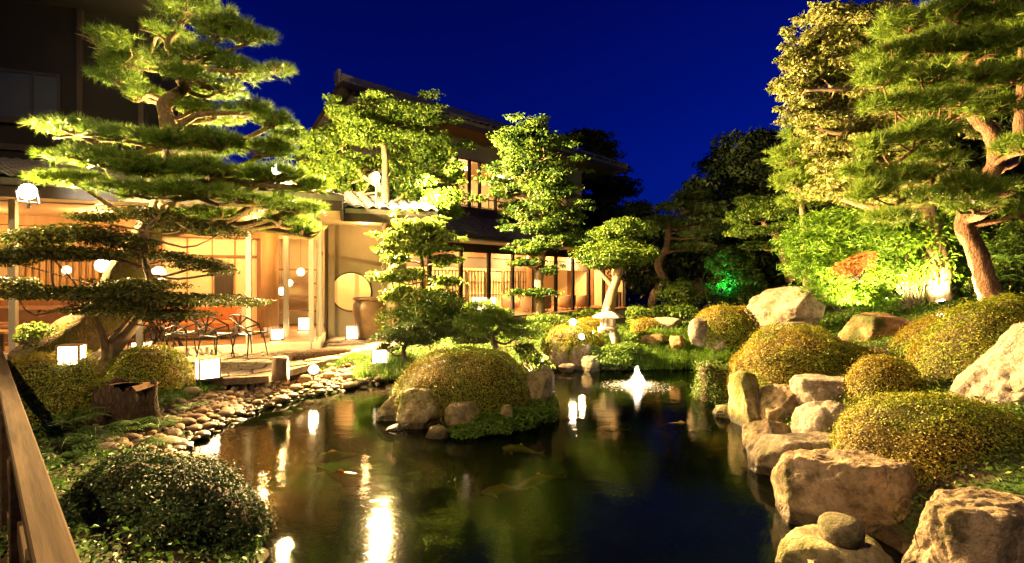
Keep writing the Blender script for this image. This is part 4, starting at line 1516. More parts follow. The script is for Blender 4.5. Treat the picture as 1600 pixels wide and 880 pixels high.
tree('young_evergreen', 'slim young tree with bright floodlit leaf tiers before the big jar', [(664, 540, 10.4, 0.05), (662, 470, 10.4, 0.045), (660, 410, 10.4, 0.035), (656, 352, 10.4, 0.02)],
     [(660, 352, 40, 11, 10.4), (628, 372, 32, 11, 10.3), (688, 372, 26, 11, 10.3), (655, 388, 44, 10, 10.2), (620, 402, 26, 10, 10.4), (690, 408, 28, 10, 10.3), (612, 432, 26, 9, 10.3), (650, 428, 38, 9, 10.2), (640, 455, 40, 9, 10.3), (700, 440, 24, 9, 10.4), (615, 465, 22, 8, 10.4)],
     (M['bark_smooth'], M['leaf_young']), 'leaf', 680, (0.12, 0.045), 14, twigs=8, split=6, srad=0.6, sprays=50, lump=0.9, hollow=0.1)

tree('maple_tree', 'upright green maple with feathery crown before the upstairs windows', [(846, 502, 14.0, 0.14), (842, 450, 14.0, 0.13), (846, 410, 14.0, 0.11), (848, 350, 14.0, 0.08), (838, 290, 14.0, 0.05), (834, 220, 14.0, 0.02)],
     [(832, 200, 34, 12, 14.0), (808, 224, 36, 15, 13.9), (858, 218, 34, 14, 14.1), (836, 246, 52, 18, 13.8), (795, 262, 32, 16, 14.0), (868, 262, 44, 18, 14.0), (828, 282, 50, 17, 13.7), (792, 300, 26, 12, 14.0), (880, 298, 34, 16, 14.1), (846, 314, 48, 17, 13.8), (806, 332, 32, 11, 13.9),
      (876, 336, 40, 14, 13.9), (842, 352, 46, 14, 13.7), (866, 378, 46, 13, 13.8), (832, 388, 32, 11, 13.8), (896, 362, 26, 10, 14.0), (822, 411, 27, 8, 13.7), (857, 421, 19, 8, 13.7), (838, 458, 34, 7, 13.6)],
     (M['bark_smooth'], M['leaf_maple']), 'leaf', 620, (0.115, 0.048), 15, twigs=9, split=8, srad=0.5, sprays=90, lump=1.0, hollow=0.1, upn=0.9)

tree('cloud_pruned_tree', 'small cloud pruned tree with flat topped crown behind the stone lantern', [(948, 492, 13.0, 0.17), (956, 460, 13.0, 0.14), (966, 425, 13.0, 0.11), (975, 390, 13.0, 0.07), (985, 365, 13.0, 0.04)],
     [(982, 356, 40, 15, 13.0), (946, 366, 24, 12, 13.2), (926, 398, 32, 16, 13.0), (958, 402, 42, 15, 12.8), (996, 398, 32, 15, 12.9), (940, 412, 32, 9, 13.1), (970, 382, 34, 10, 13.2)],
     (M['bark_smooth'], M['leaf_broad']), 'leaf', 2300, (0.085, 0.036), 16, twigs=8, lump=0.35, extra_paths=[[(960, 450, 13.0, 0.09), (944, 432, 13.0, 0.06), (928, 412, 13.0, 0.04)]])

tree('crooked_pine', 'crooked bare trunked pine with dim flat pads right of the inn', [(1018, 496, 15.5, 0.15), (1022, 462, 15.5, 0.14), (1036, 438, 15.5, 0.13), (1028, 412, 15.5, 0.12), (1042, 385, 15.5, 0.1), (1046, 358, 15.5, 0.08), (1066, 335, 15.5, 0.06), (1080, 315, 15.5, 0.04)],
     [(1078, 308, 34, 9, 15.5), (1052, 326, 34, 9, 15.6), (1100, 330, 30, 8, 15.4), (1120, 352, 30, 7, 15.4), (1062, 352, 34, 7, 15.5), (1036, 346, 34, 7, 15.8), (1090, 368, 30, 7, 15.2), (1082, 388, 34, 6, 15.2), (1026, 440, 14, 6, 15.5)],
     (M['bark'], M['needle_dark']), 'pine', 200, (0.15, 0.012), 17, K=15)

tree('cedar_tree', 'tall dark cedar with tiered branches behind the inn roof corner', [(945, 470, 33, 0.5), (938, 350, 33, 0.4), (932, 260, 33, 0.25), (925, 205, 33, 0.1)],
     [(915, 212, 34, 6, 33), (935, 228, 30, 5, 33), (898, 222, 20, 5, 33), (930, 246, 40, 6, 33), (950, 264, 34, 6, 33), (940, 286, 50, 8, 33), (965, 300, 34, 8, 33), (925, 316, 46, 10, 33), (960, 336, 50, 12, 33), (940, 366, 54, 16, 33), (985, 370, 40, 16, 33)],
     (M['bark_dark'], M['leaf_night']), 'leaf', 130, (0.42, 0.16), 18, twigs=5, lump=0.6, hollow=0.1)

dark = [('dark_tree', 'tall dark broadleaf tree rising against the sky right of centre', (1170, 480, 26), [(1160, 232, 44, 26), (1195, 222, 36, 22), (1125, 258, 34, 22), (1175, 268, 60, 28), (1130, 300, 44, 24), (1210, 290, 50, 30), (1170, 330, 70, 34), (1215, 345, 50, 34), (1150, 370, 60, 34)], 26),
        ('dark_tree', 'low dark tree with peaked top between the cedar and the crooked pine', (1090, 470, 24), [(1090, 290, 26, 14), (1085, 318, 34, 18), (1000, 330, 30, 18), (1110, 340, 50, 22), (1010, 368, 50, 26), (1080, 380, 60, 28), (1040, 410, 60, 28), (1120, 410, 60, 30), (1000, 430, 40, 30)], 24),
        ('dark_tree', 'dark tree mass behind the green lit shrub', (1240, 480, 20), [(1200, 400, 60, 34), (1150, 420, 50, 30), (1250, 380, 50, 40), (1230, 440, 60, 30), (1285, 330, 50, 50)], 20),
        ('dark_tree', 'dark tree behind the pine at the right edge', (1480, 480, 17), [(1300, 250, 80, 60), (1400, 200, 110, 80), (1500, 120, 120, 90), (1380, 320, 110, 60), (1520, 260, 120, 80), (1620, 200, 110, 90), (1600, 340, 110, 60), (1500, 380, 110, 50), (1390, 410, 90, 40), (1400, 90, 90, 60), (1580, 20, 110, 70)], 17),
        ('dark_tree', 'black tree top above the unlit upper storey at top left', (170, 300, 26), [(150, 20, 60, 26), (205, 35, 50, 26), (215, 75, 50, 30), (160, 60, 50, 26), (100, 30, 40, 20), (190, 120, 60, 40), (235, 160, 50, 40)], 26)]
for i, (nm, lb, rt, pd, D) in enumerate(dark):
    tree(nm, lb, [(rt[0], rt[1], D, 0.3), (rt[0] + 6, (rt[1] + pd[0][1]) / 2 + 30, D, 0.22), (pd[0][0], pd[0][1], D, 0.08)], [(a, b, c, d, D + (k % 3 - 1) * 0.8) for k, (a, b, c, d) in enumerate(pd)],
         (M['bark_dark'], M['leaf_night']), 'leaf', 300 if D < 20 else 160, (0.3, 0.14), 30 + i, 'dark trees round the garden', twigs=5, lump=0.6, hollow=0.15)

tree('pale_niwaki', 'dim clipped broadleaf tree in the gloom left of the bright bamboo', [(1236, 440, 14.0, 0.12), (1222, 400, 14.0, 0.1), (1212, 372, 14.0, 0.08), (1190, 345, 14.0, 0.05)],
     [(1185, 318, 38, 13, 14.0), (1160, 340, 28, 11, 14.1), (1206, 334, 34, 12, 13.9), (1172, 362, 38, 10, 14.0), (1218, 356, 26, 10, 14.0), (1190, 384, 34, 7, 14.0)],
     (M['bark_smooth'], M['leaf_broad']), 'leaf', 1500, (0.09, 0.04), 41, lump=0.4)

tree('feathery_conifer', 'bright green feathery young conifer beside the pale evergreen', [(1262, 470, 12.0, 0.1), (1258, 380, 12.0, 0.08), (1250, 300, 12.0, 0.05), (1240, 215, 12.0, 0.02)],
     [(1240, 212, 18, 12, 12.0), (1258, 234, 34, 14, 12.0), (1232, 252, 30, 12, 11.9), (1270, 262, 40, 15, 12.1), (1240, 284, 36, 14, 11.9), (1222, 240, 20, 6, 11.8), (1285, 294, 40, 14, 12.1), (1250, 316, 32, 12, 12.0)],
     (M['bark_smooth'], M['needle_lime']), 'pine', 330, (0.16, 0.011), 42, K=12, spread=0.55)

tree('pale_evergreen', 'broad evergreen with pale golden floodlit leaves at top right', [(1470, 480, 10.6, 0.22), (1460, 380, 10.5, 0.2), (1430, 280, 10.4, 0.16), (1385, 215, 10.3, 0.12), (1350, 150, 10.2, 0.08), (1360, 60, 10.2, 0.05)],
     [(1300, 18, 42, 18, 10.2), (1275, 62, 40, 20, 10.0), (1300, 86, 46, 18, 10.1), (1250, 92, 34, 18, 10.0), (1320, 60, 50, 22, 9.9), (1368, 26, 46, 22, 10.1), (1275, 112, 46, 18, 9.8), (1320, 112, 52, 22, 9.7), (1245, 140, 30, 16, 9.9), (1280, 158, 50, 17, 9.7), (1335, 150, 54, 20, 9.6), (1262, 182, 38, 14, 9.8), (1310, 196, 56, 17, 9.6),
      (1365, 190, 50, 20, 9.7), (1290, 222, 44, 13, 9.8), (1340, 236, 56, 17, 9.7), (1295, 262, 40, 12, 9.9), (1350, 276, 60, 18, 9.8), (1400, 120, 60, 30, 10.3), (1395, 250, 60, 22, 10.2), (1300, 300, 44, 12, 10.0), (1400, 310, 60, 22, 10.2), (1360, 90, 40, 20, 10.2), (1430, 60, 60, 40, 10.6), (1450, 180, 70, 40, 10.6), (1460, 290, 60, 30, 10.6)],
     (M['bark_smooth'], M['leaf_oak']), 'leaf', 1150, (0.105, 0.04), 43, twigs=8, split=8, srad=0.58, sprays=110, lump=0.6, hollow=0.15,
     extra_paths=[[(1385, 215, 10.3, 0.1), (1345, 198, 9.6, 0.08), (1310, 208, 9.4, 0.05), (1275, 200, 9.3, 0.03)], [(1380, 190, 10.2, 0.09), (1345, 148, 9.5, 0.06), (1300, 140, 9.3, 0.035), (1260, 142, 9.4, 0.02)]])

tree('red_pine', 'tall red barked pine on the mound at the right edge', [(1552, 478, 7.4, 0.160), (1540, 440, 7.4, 0.140), (1522, 385, 7.4, 0.128), (1508, 348, 7.4, 0.120), (1530, 300, 7.45, 0.116), (1556, 255, 7.5, 0.112), (1550, 210, 7.5, 0.104), (1520, 178, 7.5, 0.088), (1500, 120, 7.4, 0.072), (1520, 60, 7.4, 0.056), (1560, 0, 7.4, 0.040)],
     [(1420, 40, 56, 20, 7.2), (1480, 20, 66, 22, 7.2), (1550, 26, 60, 24, 7.2), (1400, 84, 56, 20, 7.0), (1460, 72, 66, 22, 6.9), (1540, 76, 66, 22, 7.0), (1590, 60, 50, 26, 7.1), (1380, 126, 50, 18, 7.0), (1440, 122, 60, 20, 6.8), (1510, 124, 64, 18, 6.9), (1580, 120, 50, 22, 7.0),
      (1400, 166, 56, 16, 6.8), (1470, 160, 60, 16, 6.8), (1555, 168, 50, 14, 6.9), (1430, 210, 62, 16, 6.8), (1380, 230, 50, 14, 6.9), (1400, 276, 66, 15, 6.8), (1460, 250, 50, 15, 6.9), (1360, 300, 56, 13, 6.8), (1440, 312, 60, 14, 6.9), (1500, 290, 44, 15, 6.7), (1560, 300, 50, 17, 6.6), (1520, 326, 46, 13, 6.6), (1590, 330, 40, 15, 6.7), (1600, 230, 44, 20, 6.9), (1390, 340, 50, 12, 6.9), (1340, 268, 36, 11, 6.9)],
     (M['bark_red'], M['needle_lime']), 'pine', 118, (0.16, 0.009), 44, split=8, srad=0.45, K=22, twigs=8, depth=0.75, seg=18,
     extra_paths=[[(1556, 262, 7.6, 0.12), (1588, 240, 7.9, 0.11), (1596, 170, 8.0, 0.09), (1600, 60, 8.0, 0.06)], [(1530, 290, 7.45, 0.07), (1480, 292, 7.1, 0.055), (1440, 300, 6.95, 0.045), (1400, 318, 6.85, 0.03)], [(1510, 165, 7.5, 0.06), (1470, 200, 7.1, 0.045), (1420, 240, 6.9, 0.03), (1380, 270, 6.85, 0.02)]])

# small pines by the island
tree('dwarf_pine', 'small dark needled pine between the paper lantern and the island azalea', [(636, 568, 8.9, 0.045), (630, 548, 8.9, 0.04), (640, 530, 8.9, 0.03), (650, 515, 8.9, 0.02)],
     [(615, 528, 34, 9, 8.9), (655, 530, 36, 9, 8.8), (640, 514, 36, 8, 9.0), (690, 524, 28, 8, 9.0), (606, 545, 18, 6, 8.8)], (M['bark_dark'], M['needle_dark']), 'pine', 520, (0.1, 0.007), 51, K=15)
tree('dwarf_pine', 'small bright lit pine above the right half of the island azalea', [(775, 545, 8.2, 0.05), (770, 526, 8.2, 0.045), (782, 512, 8.2, 0.035), (774, 496, 8.2, 0.02)],
     [(770, 494, 34, 9, 8.2), (800, 508, 30, 8, 8.2), (740, 508, 30, 8, 8.2), (810, 522, 26, 7, 8.1), (755, 522, 24, 6, 8.1)], (M['bark_dark'], M['needle']), 'pine', 420, (0.1, 0.007), 52, K=14)
tree('dwarf_pine', 'fresh green small pine behind the island beside the maple trunk', [(748, 520, 10.4, 0.05), (745, 500, 10.4, 0.04), (752, 488, 10.4, 0.02)],
     [(752, 480, 30, 9, 10.4), (730, 492, 28, 8, 10.3), (778, 492, 26, 8, 10.3), (752, 503, 34, 7, 10.2)], (M['bark_dark'], M['needle']), 'pine', 480, (0.11, 0.008), 53, K=14)

# ------------------------------------------------------------------ loose bushes
bush('leafy_bush', 'large glossy leafy bush at the foot of the slim young tree', [(655, 490, 52, 24, 10.0), (690, 470, 34, 20, 10.1), (700, 500, 40, 20, 9.9), (640, 520, 40, 14, 9.8)], 'leaf_broad', 1500, (0.09, 0.035), 61)
bush('leafy_bush', 'low bright bush in front of the armchairs of the inn', [(920, 488, 22, 9, 14.5), (940, 492, 18, 7, 14.3), (900, 492, 16, 6, 14.4)], 'leaf_young', 1500, (0.09, 0.04), 62)
bush('leafy_bush', 'small dim shrub right of the cloud pruned tree', [(1000, 490, 20, 9, 13.6), (1062, 462, 32, 26, 15.0), (1060, 488, 40, 12, 14.6)], 'leaf_broad', 1100, (0.1, 0.045), 63)
bush('leafy_bush', 'green shrub lit by the green garden spotlight', [(1138, 412, 36, 26, 16.5), (1150, 440, 40, 22, 16.3), (1170, 462, 34, 14, 16.0), (1120, 455, 30, 18, 16.5)], 'leaf_broad', 800, (0.13, 0.055), 64)
bush('bamboo_clump', 'bright yellow green bamboo clump behind the pale boulder', [(1300, 350, 50, 26, 10.8), (1270, 382, 50, 24, 10.6), (1320, 392, 56, 28, 10.7), (1262, 416, 34, 18, 10.5), (1305, 430, 54, 26, 10.5), (1350, 360, 44, 24, 10.9), (1290, 462, 44, 20, 10.4), (1340, 462, 40, 18, 10.5)], 'leaf_bamboo', 1300, (0.13, 0.022), 65, cat='bamboo', stems=9, lump=0.7)
bush('orange_bush', 'small shrub with orange new leaves in front of the lit foliage', [(1335, 414, 26, 10, 9.6), (1350, 402, 18, 8, 9.6), (1322, 424, 20, 8, 9.6)], 'leaf_orange', 2200, (0.06, 0.03), 66)
bush('lit_hedge', 'bright yellow green hedge around the lamps behind the mossy boulder', [(1400, 380, 60, 34, 10.8), (1460, 372, 60, 36, 11.0), (1380, 430, 44, 24, 10.7), (1440, 428, 50, 26, 10.9), (1500, 420, 44, 30, 11.2), (1480, 468, 40, 18, 11.0), (1360, 470, 40, 16, 10.3), (1420, 345, 60, 20, 11.0)], 'leaf_bamboo', 620, (0.12, 0.055), 67, cat='hedge', stems=8, lump=0.7)
bush('leafy_bush', 'leafy shrub at the right edge behind the red pine trunk', [(1585, 410, 40, 36, 9.6), (1560, 450, 40, 22, 9.4), (1600, 370, 34, 30, 9.8)], 'leaf_broad', 900, (0.11, 0.045), 68)
bush('leafy_bush', 'small yellow leaved plant behind the rail by the steel post', [(58, 515, 24, 13, 7.4), (40, 528, 16, 9, 7.4)], 'leaf_young', 1500, (0.075, 0.035), 69)
bush('leafy_bush', 'low leafy plant beside the rocks left of the far sedge', [(965, 556, 38, 18, 10.4), (985, 548, 26, 14, 10.5), (935, 550, 18, 9, 10.5)], 'cover', 2600, (0.06, 0.03), 70, lump=0.3, upn=0.8)
bush('leafy_bush', 'low plants with white floodlit leaves at the island right shore', [(835, 558, 22, 12, 9.0), (850, 572, 16, 10, 8.8), (822, 545, 18, 10, 9.0)], 'leaf_young', 2600, (0.06, 0.03), 71)
bush('leafy_bush', 'green plants on the bank left of the far rocks', [(800, 518, 44, 12, 10.8), (838, 512, 26, 10, 11.2), (850, 498, 30, 8, 12.0)], 'leaf_broad', 1500, (0.075, 0.035), 72)

# ------------------------------------------------------------------ clipped shrubs
AZ = 'clipped azaleas'
shrub('clipped_azalea', 'clipped azalea dome crowning the rocky island in the pond', 620, 838, 548, 640, 7.2, 'leaf_azalea', 0.85, 0.026, 7000, 1, AZ, lump=0.08, bare=1.0)
shrub('clipped_azalea', 'big golden clipped azalea nearest the camera among the right rocks', 1312, 1640, 618, 800, 4.3, 'leaf_azalea', 0.75, 0.024, 6500, 2, AZ, lump=0.07, bare=0.3, tilt=(-0.12, 0))
shrub('clipped_azalea', 'small round clipped azalea above the flat grey rock', 1326, 1432, 556, 634, 5.6, 'leaf_azalea', 0.9, 0.026, 6500, 3, AZ, lump=0.06)
shrub('clipped_azalea', 'long clipped azalea bank running up beside the huge right boulder', 1420, 1640, 478, 650, 5.7, 'leaf_azalea', 0.9, 0.026, 6000, 4, AZ, lump=0.07, tilt=(0.42, 0))
shrub('clipped_azalea', 'clipped azalea bank below the red pine trunk', 1402, 1640, 482, 575, 6.8, 'leaf_azalea', 0.8, 0.028, 6000, 5, AZ, lump=0.07, tilt=(0.25, 0))
shrub('clipped_azalea', 'wide clipped azalea mound above the slanting shore stone', 1148, 1368, 516, 602, 7.2, 'leaf_azalea', 0.75, 0.028, 6500, 6, AZ, lump=0.1, bare=0.5, tilt=(-0.05, 0))
shrub('clipped_azalea', 'orange brown clipped azalea left of the pale boulder', 1084, 1184, 477, 526, 10.0, 'leaf_azalea', 0.8, 0.034, 6000, 7, AZ, lump=0.06)
shrub('clipped_azalea', 'dark green shrub hanging over the water on the right shore', 1084, 1164, 566, 634, 7.9, 'leaf_azalea_green', 0.9, 0.036, 5500, 8, AZ, lump=0.25)
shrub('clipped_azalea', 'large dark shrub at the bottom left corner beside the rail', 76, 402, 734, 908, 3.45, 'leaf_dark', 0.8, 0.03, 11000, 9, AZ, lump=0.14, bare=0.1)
shrub('clipped_azalea', 'golden clipped azalea beneath the glowing lantern by the rail', -30, 168, 552, 652, 5.6, 'leaf_azalea', 0.7, 0.028, 6500, 10, AZ, lump=0.12, tilt=(-0.1, 0))
shrub('clipped_azalea', 'rounded golden azalea left of the square paper lantern on the patio', 176, 292, 540, 612, 7.0, 'leaf_azalea', 0.85, 0.03, 6500, 11, AZ, lump=0.08)
shrub('clipped_azalea', 'clipped azalea behind the twin lamps on the far rocks', 846, 946, 508, 545, 11.0, 'leaf_azalea', 0.7, 0.036, 6000, 12, AZ, lump=0.08)
shrub('clipped_azalea', 'low clipped hedge before the inn armchairs', 838, 905, 494, 515, 12.6, 'leaf_azalea_green', 0.7, 0.04, 6000, 13, AZ, lump=0.06)
shrub('clipped_azalea', 'thin clipped azalea strip left of the stone lantern', 896, 946, 496, 515, 12.4, 'leaf_azalea', 0.7, 0.04, 6000, 14, AZ, lump=0.06)
shrub('clipped_azalea', 'little bright domed azalea right of the stone lantern', 985, 1032, 497, 516, 12.2, 'leaf_azalea', 0.8, 0.04, 6000, 15, AZ, lump=0.06)
shrub('clipped_azalea', 'green clipped mound behind the island pines', 708, 770, 496, 528, 9.8, 'leaf_azalea_green', 0.8, 0.034, 6000, 16, AZ, lump=0.08)
shrub('clipped_azalea', 'small round shrub beneath the crooked pine', 978, 1012, 478, 500, 13.8, 'leaf_azalea_green', 0.9, 0.045, 5000, 17, AZ, lump=0.15)

# ------------------------------------------------------------------ rocks
RK = 'rocks of the right shore'
rock('boulder', 'tan boulder with shaded front face at the bottom right corner', 1416, 1660, 778, 960, 3.1, 'rock_warm', 21, 0.55, 6, 9, 0.06, 0.3, 0, RK, flat=0.7)
rock('boulder', 'large broad tan boulder standing in the water behind the stone cap', 1216, 1432, 712, 838, 3.95, 'rock_warm', 22, 0.6, 6, 8, 0.07, 0.3, 0, RK, flat=0.75)
rock('boulder', 'pale topped wedge boulder behind the broad tan boulder', 1174, 1338, 678, 752, 4.85, 'rock_tan', 23, 0.55, 5, 8, 0.07, 0.25, 0, RK, flat=0.7)
rock('boulder', 'low tan boulder at the water line behind the wedge boulder', 1162, 1244, 656, 708, 5.5, 'rock_warm', 24, 0.7, 5, 8, 0.08, 0.2, 0, RK)
rock('boulder', 'white topped boulder beside the big golden azalea', 1244, 1340, 628, 690, 5.3, 'rock_pale', 25, 0.7, 5, 9, 0.09, 0.2, 0, RK)
rock('boulder', 'flat smooth grey boulder below the wide azalea mound', 1240, 1336, 588, 634, 6.0, 'rock_grey', 26, 0.8, 5, 7, 0.06, 0.15, 0, RK, flat=0.6)
rock('boulder', 'rounded tan boulder with orange moss right of the slanting stone', 1188, 1256, 600, 668, 6.2, 'rock_warm', 27, 0.8, 5, 7, 0.07, 0.2, 0, RK)
rock('boulder', 'tall slanting stone at the shore below the azalea mound', 1144, 1192, 578, 672, 6.5, 'rock_mossy', 68, 1.4, 5, 5, 0.09, 0.2, -0.12, RK)
rock('boulder', 'flat mossy stone lying in the water beside the hanging shrub', 1114, 1172, 632, 660, 6.9, 'rock_mossy', 29, 1.0, 5, 7, 0.08, 0.15, 0, RK)
rock('boulder', 'huge pale pitted boulder cut by the right edge', 1500, 1720, 500, 700, 4.75, 'rock_pale', 30, 0.7, 6, 12, 0.15, 0.3, 0.3, RK)
rock('boulder', 'brown mossy block boulder below the lit hedge', 1314, 1428, 488, 562, 8.6, 'rock_brown', 31, 0.8, 5, 9, 0.08, 0.2, 0, RK, flat=0.75)
rock('boulder', 'pale tan boulder on the slope behind the orange azalea', 1174, 1282, 447, 506, 10.6, 'rock_tan', 32, 0.8, 5, 10, 0.1, 0.3, 0.3, RK)
rock('boulder', 'flat reddish stone half sunk between azalea mound and pale boulder', 1202, 1276, 503, 524, 9.4, 'rock_grey', 33, 0.8, 4, 6, 0.06, 0.15, 0, RK)
rock('boulder', 'small pale stone left below the orange brown azalea', 1076, 1112, 496, 530, 9.8, 'rock_tan', 34, 0.8, 4, 7, 0.07, 0.15, 0, RK)
rock('boulder', 'little tan stone at the foot of the orange brown azalea', 1104, 1140, 520, 536, 9.7, 'rock_tan', 35, 0.9, 4, 6, 0.07, 0.15, 0, RK)
FR = 'rocks of the far bank'
rock('bank_rock', 'round grey rock on the far bank at the island side', 856, 890, 533, 572, 10.7, 'rock_grey', 36, 0.9, 5, 7, 0.06, 0.2, 0, FR)
rock('bank_rock', 'round grey rock below the twin lamps on the far bank', 887, 930, 534, 570, 10.7, 'rock_grey', 37, 0.9, 5, 7, 0.06, 0.2, 0, FR)
rock('bank_rock', 'small tan rock at the far water line beside the leafy plant', 908, 938, 555, 577, 10.4, 'rock_tan', 38, 0.9, 4, 7, 0.07, 0.15, 0, FR)
rock('bank_rock', 'thin flat stone at the far water line', 872, 898, 568, 576, 10.3, 'rock_grey', 39, 0.9, 4, 6, 0.06, 0.1, 0, FR)
rock('bank_rock', 'reddish flat stepping stone in the far bank greenery', 1000, 1044, 522, 534, 11.2, 'rock_brown', 40, 0.9, 4, 6, 0.05, 0.15, 0, FR, flat=0.5)
rock('bank_rock', 'dark boulder beneath the crooked pine', 1010, 1066, 496, 522, 12.6, 'rock_grey', 41, 0.9, 4, 7, 0.07, 0.15, 0, FR)
rock('bank_rock', 'small brown rock in the sedge near the right shore', 1046, 1070, 524, 538, 10.9, 'rock_brown', 42, 0.9, 4, 7, 0.07, 0.15, 0, FR)
IR_ = 'rocks of the island'
rock('island_rock', 'large rounded mossy rock at the left front of the island', 622, 694, 606, 672, 6.5, 'rock_mossy', 43, 0.8, 5, 7, 0.08, 0.25, 0, IR_)
rock('island_rock', 'lower mossy rock at the left tip of the island', 588, 648, 616, 668, 6.8, 'rock_mossy', 44, 0.8, 5, 8, 0.08, 0.2, 0, IR_)
rock('island_rock', 'little low tan rock at the front of the island', 662, 704, 664, 694, 6.0, 'rock_mossy', 45, 0.9, 4, 7, 0.08, 0.15, 0, IR_)
rock('island_rock', 'brown mossy rock under the middle of the island azalea', 694, 752, 628, 672, 6.3, 'rock_mossy', 46, 0.8, 5, 8, 0.08, 0.2, 0, IR_)
rock('island_rock', 'tall smooth mossy rock on the right side of the island', 802, 868, 578, 644, 7.0, 'rock_mossy', 47, 0.9, 5, 6, 0.06, 0.25, 0.1, IR_)
rock('island_rock', 'floodlit jagged rock behind the right side of the island', 836, 868, 572, 616, 8.0, 'rock_tan', 48, 0.9, 5, 9, 0.1, 0.2, 0, IR_)
rock('island_rock', 'flat wet stone at the left water line of the island', 598, 634, 662, 674, 6.3, 'rock_grey', 49, 0.8, 4, 6, 0.06, 0.1, 0, IR_)
rock('island_rock', 'small stone in the ground cover at the island front', 782, 804, 632, 648, 6.3, 'rock_mossy', 50, 0.8, 4, 6, 0.06, 0.1, 0, IR_)
rock('sunken_rock', 'broad dark rock under the stone cap in the water at bottom right', 1210, 1390, 832, 930, 3.15, 'rock_mossy', 51, 0.8, 5, 7, 0.08, 0.2)
rock('sunken_rock', 'small stone peeking from the water at the bottom edge', 1262, 1290, 874, 890, 3.0, 'rock_mossy', 52, 0.8, 4, 6, 0.08, 0.1)

# stone cap (sunken lantern head)
b = P(1314, 858, 3.1)
t = thing('granite_ornament', b, 'rounded mossy granite cap on its ring in the water at lower right', 'stone ornament')
m = MB()
m.lathe(b, [(0.02, -0.12), (0.115, -0.12), (0.122, -0.03), (0.125, 0.03), (0.105, 0.06)], 32)
m.build('neck_ring', M['stone_cap'], t, True)
m = MB()
m.lathe(b, [(0.02, 0.055), (0.108, 0.058), (0.124, 0.075), (0.127, 0.13), (0.121, 0.165), (0.1, 0.19), (0.06, 0.203), (0.008, 0.206)], 40)
m.build('cap', M['stone_cap'], t, True)

# ------------------------------------------------------------------ pebble beach
shore = spline(np.array([(-3.0, 4.82), (-3.62, 5.35), (-3.77, 6.3), (-3.7, 7.04), (-3.5, 7.7), (-2.98, 8.4), (-2.4, 9.2), (-2.1, 9.7)]), 120)
tg = nrm(np.gradient(shore, axis=0))
nl = np.stack([-tg[:, 1], tg[:, 0]], 1)      # to the land side
if nl[60][0] > 0:
    nl = -nl
inner = shore - nl * 0.25
outer = shore + nl * 1.05
v = [(p[0], p[1], Hs(*p) + 0.006) for p in inner] + [(p[0], p[1], Hs(*p) + 0.006) for p in (inner * 0.5 + outer * 0.5)] + [(p[0], p[1], Hs(*p) + 0.006) for p in outer]
n = len(inner)
f = [[r * n + i, r * n + i + 1, (r + 1) * n + i + 1, (r + 1) * n + i] for r in (0, 1) for i in range(n - 1)]
beach = put('pebble_beach', v, f, M['slab'][1], None, True)
beach['_o'] = (0, 0, 0)
tag(beach, 'beach of brown river pebbles between pond and patio', kind='structure')
pm = []
import bmesh
bm = bmesh.new()
bmesh.ops.create_icosphere(bm, subdivisions=2, radius=1.0)
iv = np.array([q.co[:] for q in bm.verts])
jf = np.array([[q.index for q in fc.verts] for fc in bm.faces])
bm.free()
for k in range(8):
    q = iv * (1 + 0.22 * fbm(iv * 1.1 + k * 5, k, 2))[:, None]
    me = np_mesh('pebble', q, jf, True)
    me.materials.append(M['pebble'][k % 4])
    pm.append(me)
placed = []
rg = np.random.default_rng(5)
cells = {}
tries = 0
while len(placed) < 640 and tries < 40000:
    tries += 1
    i = rg.integers(0, len(shore))
    wd = 0.95 if shore[i][1] > 5.6 else 0.7
    off = rg.uniform(-0.16, wd)
    p = shore[i] + nl[i] * off
    r = rg.uniform(0.035, 0.118) if rg.uniform() < 0.8 else rg.uniform(0.025, 0.05)
    key = (int(p[0] / 0.3), int(p[1] / 0.3))
    ok = True
    for a in (-1, 0, 1):
        for c in (-1, 0, 1):
            for q in cells.get((key[0] + a, key[1] + c), ()):
                if (q[0] - p[0]) ** 2 + (q[1] - p[1]) ** 2 < ((q[2] + r) * 0.74) ** 2:
                    ok = False
    if not ok:
        continue
    cells.setdefault(key, []).append((p[0], p[1], r))
    placed.append((p[0], p[1], r))
placed.sort(key=lambda q: q[1])
small = MB()
for i, (x, y, r) in enumerate(placed):
    z = Hs(x, y) + r * 0.3
    sc = (r * 1.25, r * 0.95, r * 0.6)
    rot = (rg.normal(0, 0.15), rg.normal(0, 0.15), rg.uniform(0, 3.14))
    if i < 300:
        o = link('pebble', pm[i % 8], None, beach)
        o.location = (x, y, z)
        o.rotation_euler = rot
        o.scale = sc
    else:
        Rm = np.array(Matrix.Rotation(rot[2], 3, 'Z'))
        me = pm[i % 8]
        q = iv * (1 + 0.22 * fbm(iv * 1.1 + (i % 8) * 5, i % 8, 2))[:, None]
        small.add((q * np.array(sc)) @ Rm.T + np.array([x, y, z]), jf.tolist())
if small.n:
    o = small.build('far_pebble', M['pebble'][1], beach, True)
    o['kind'] = 'stuff'

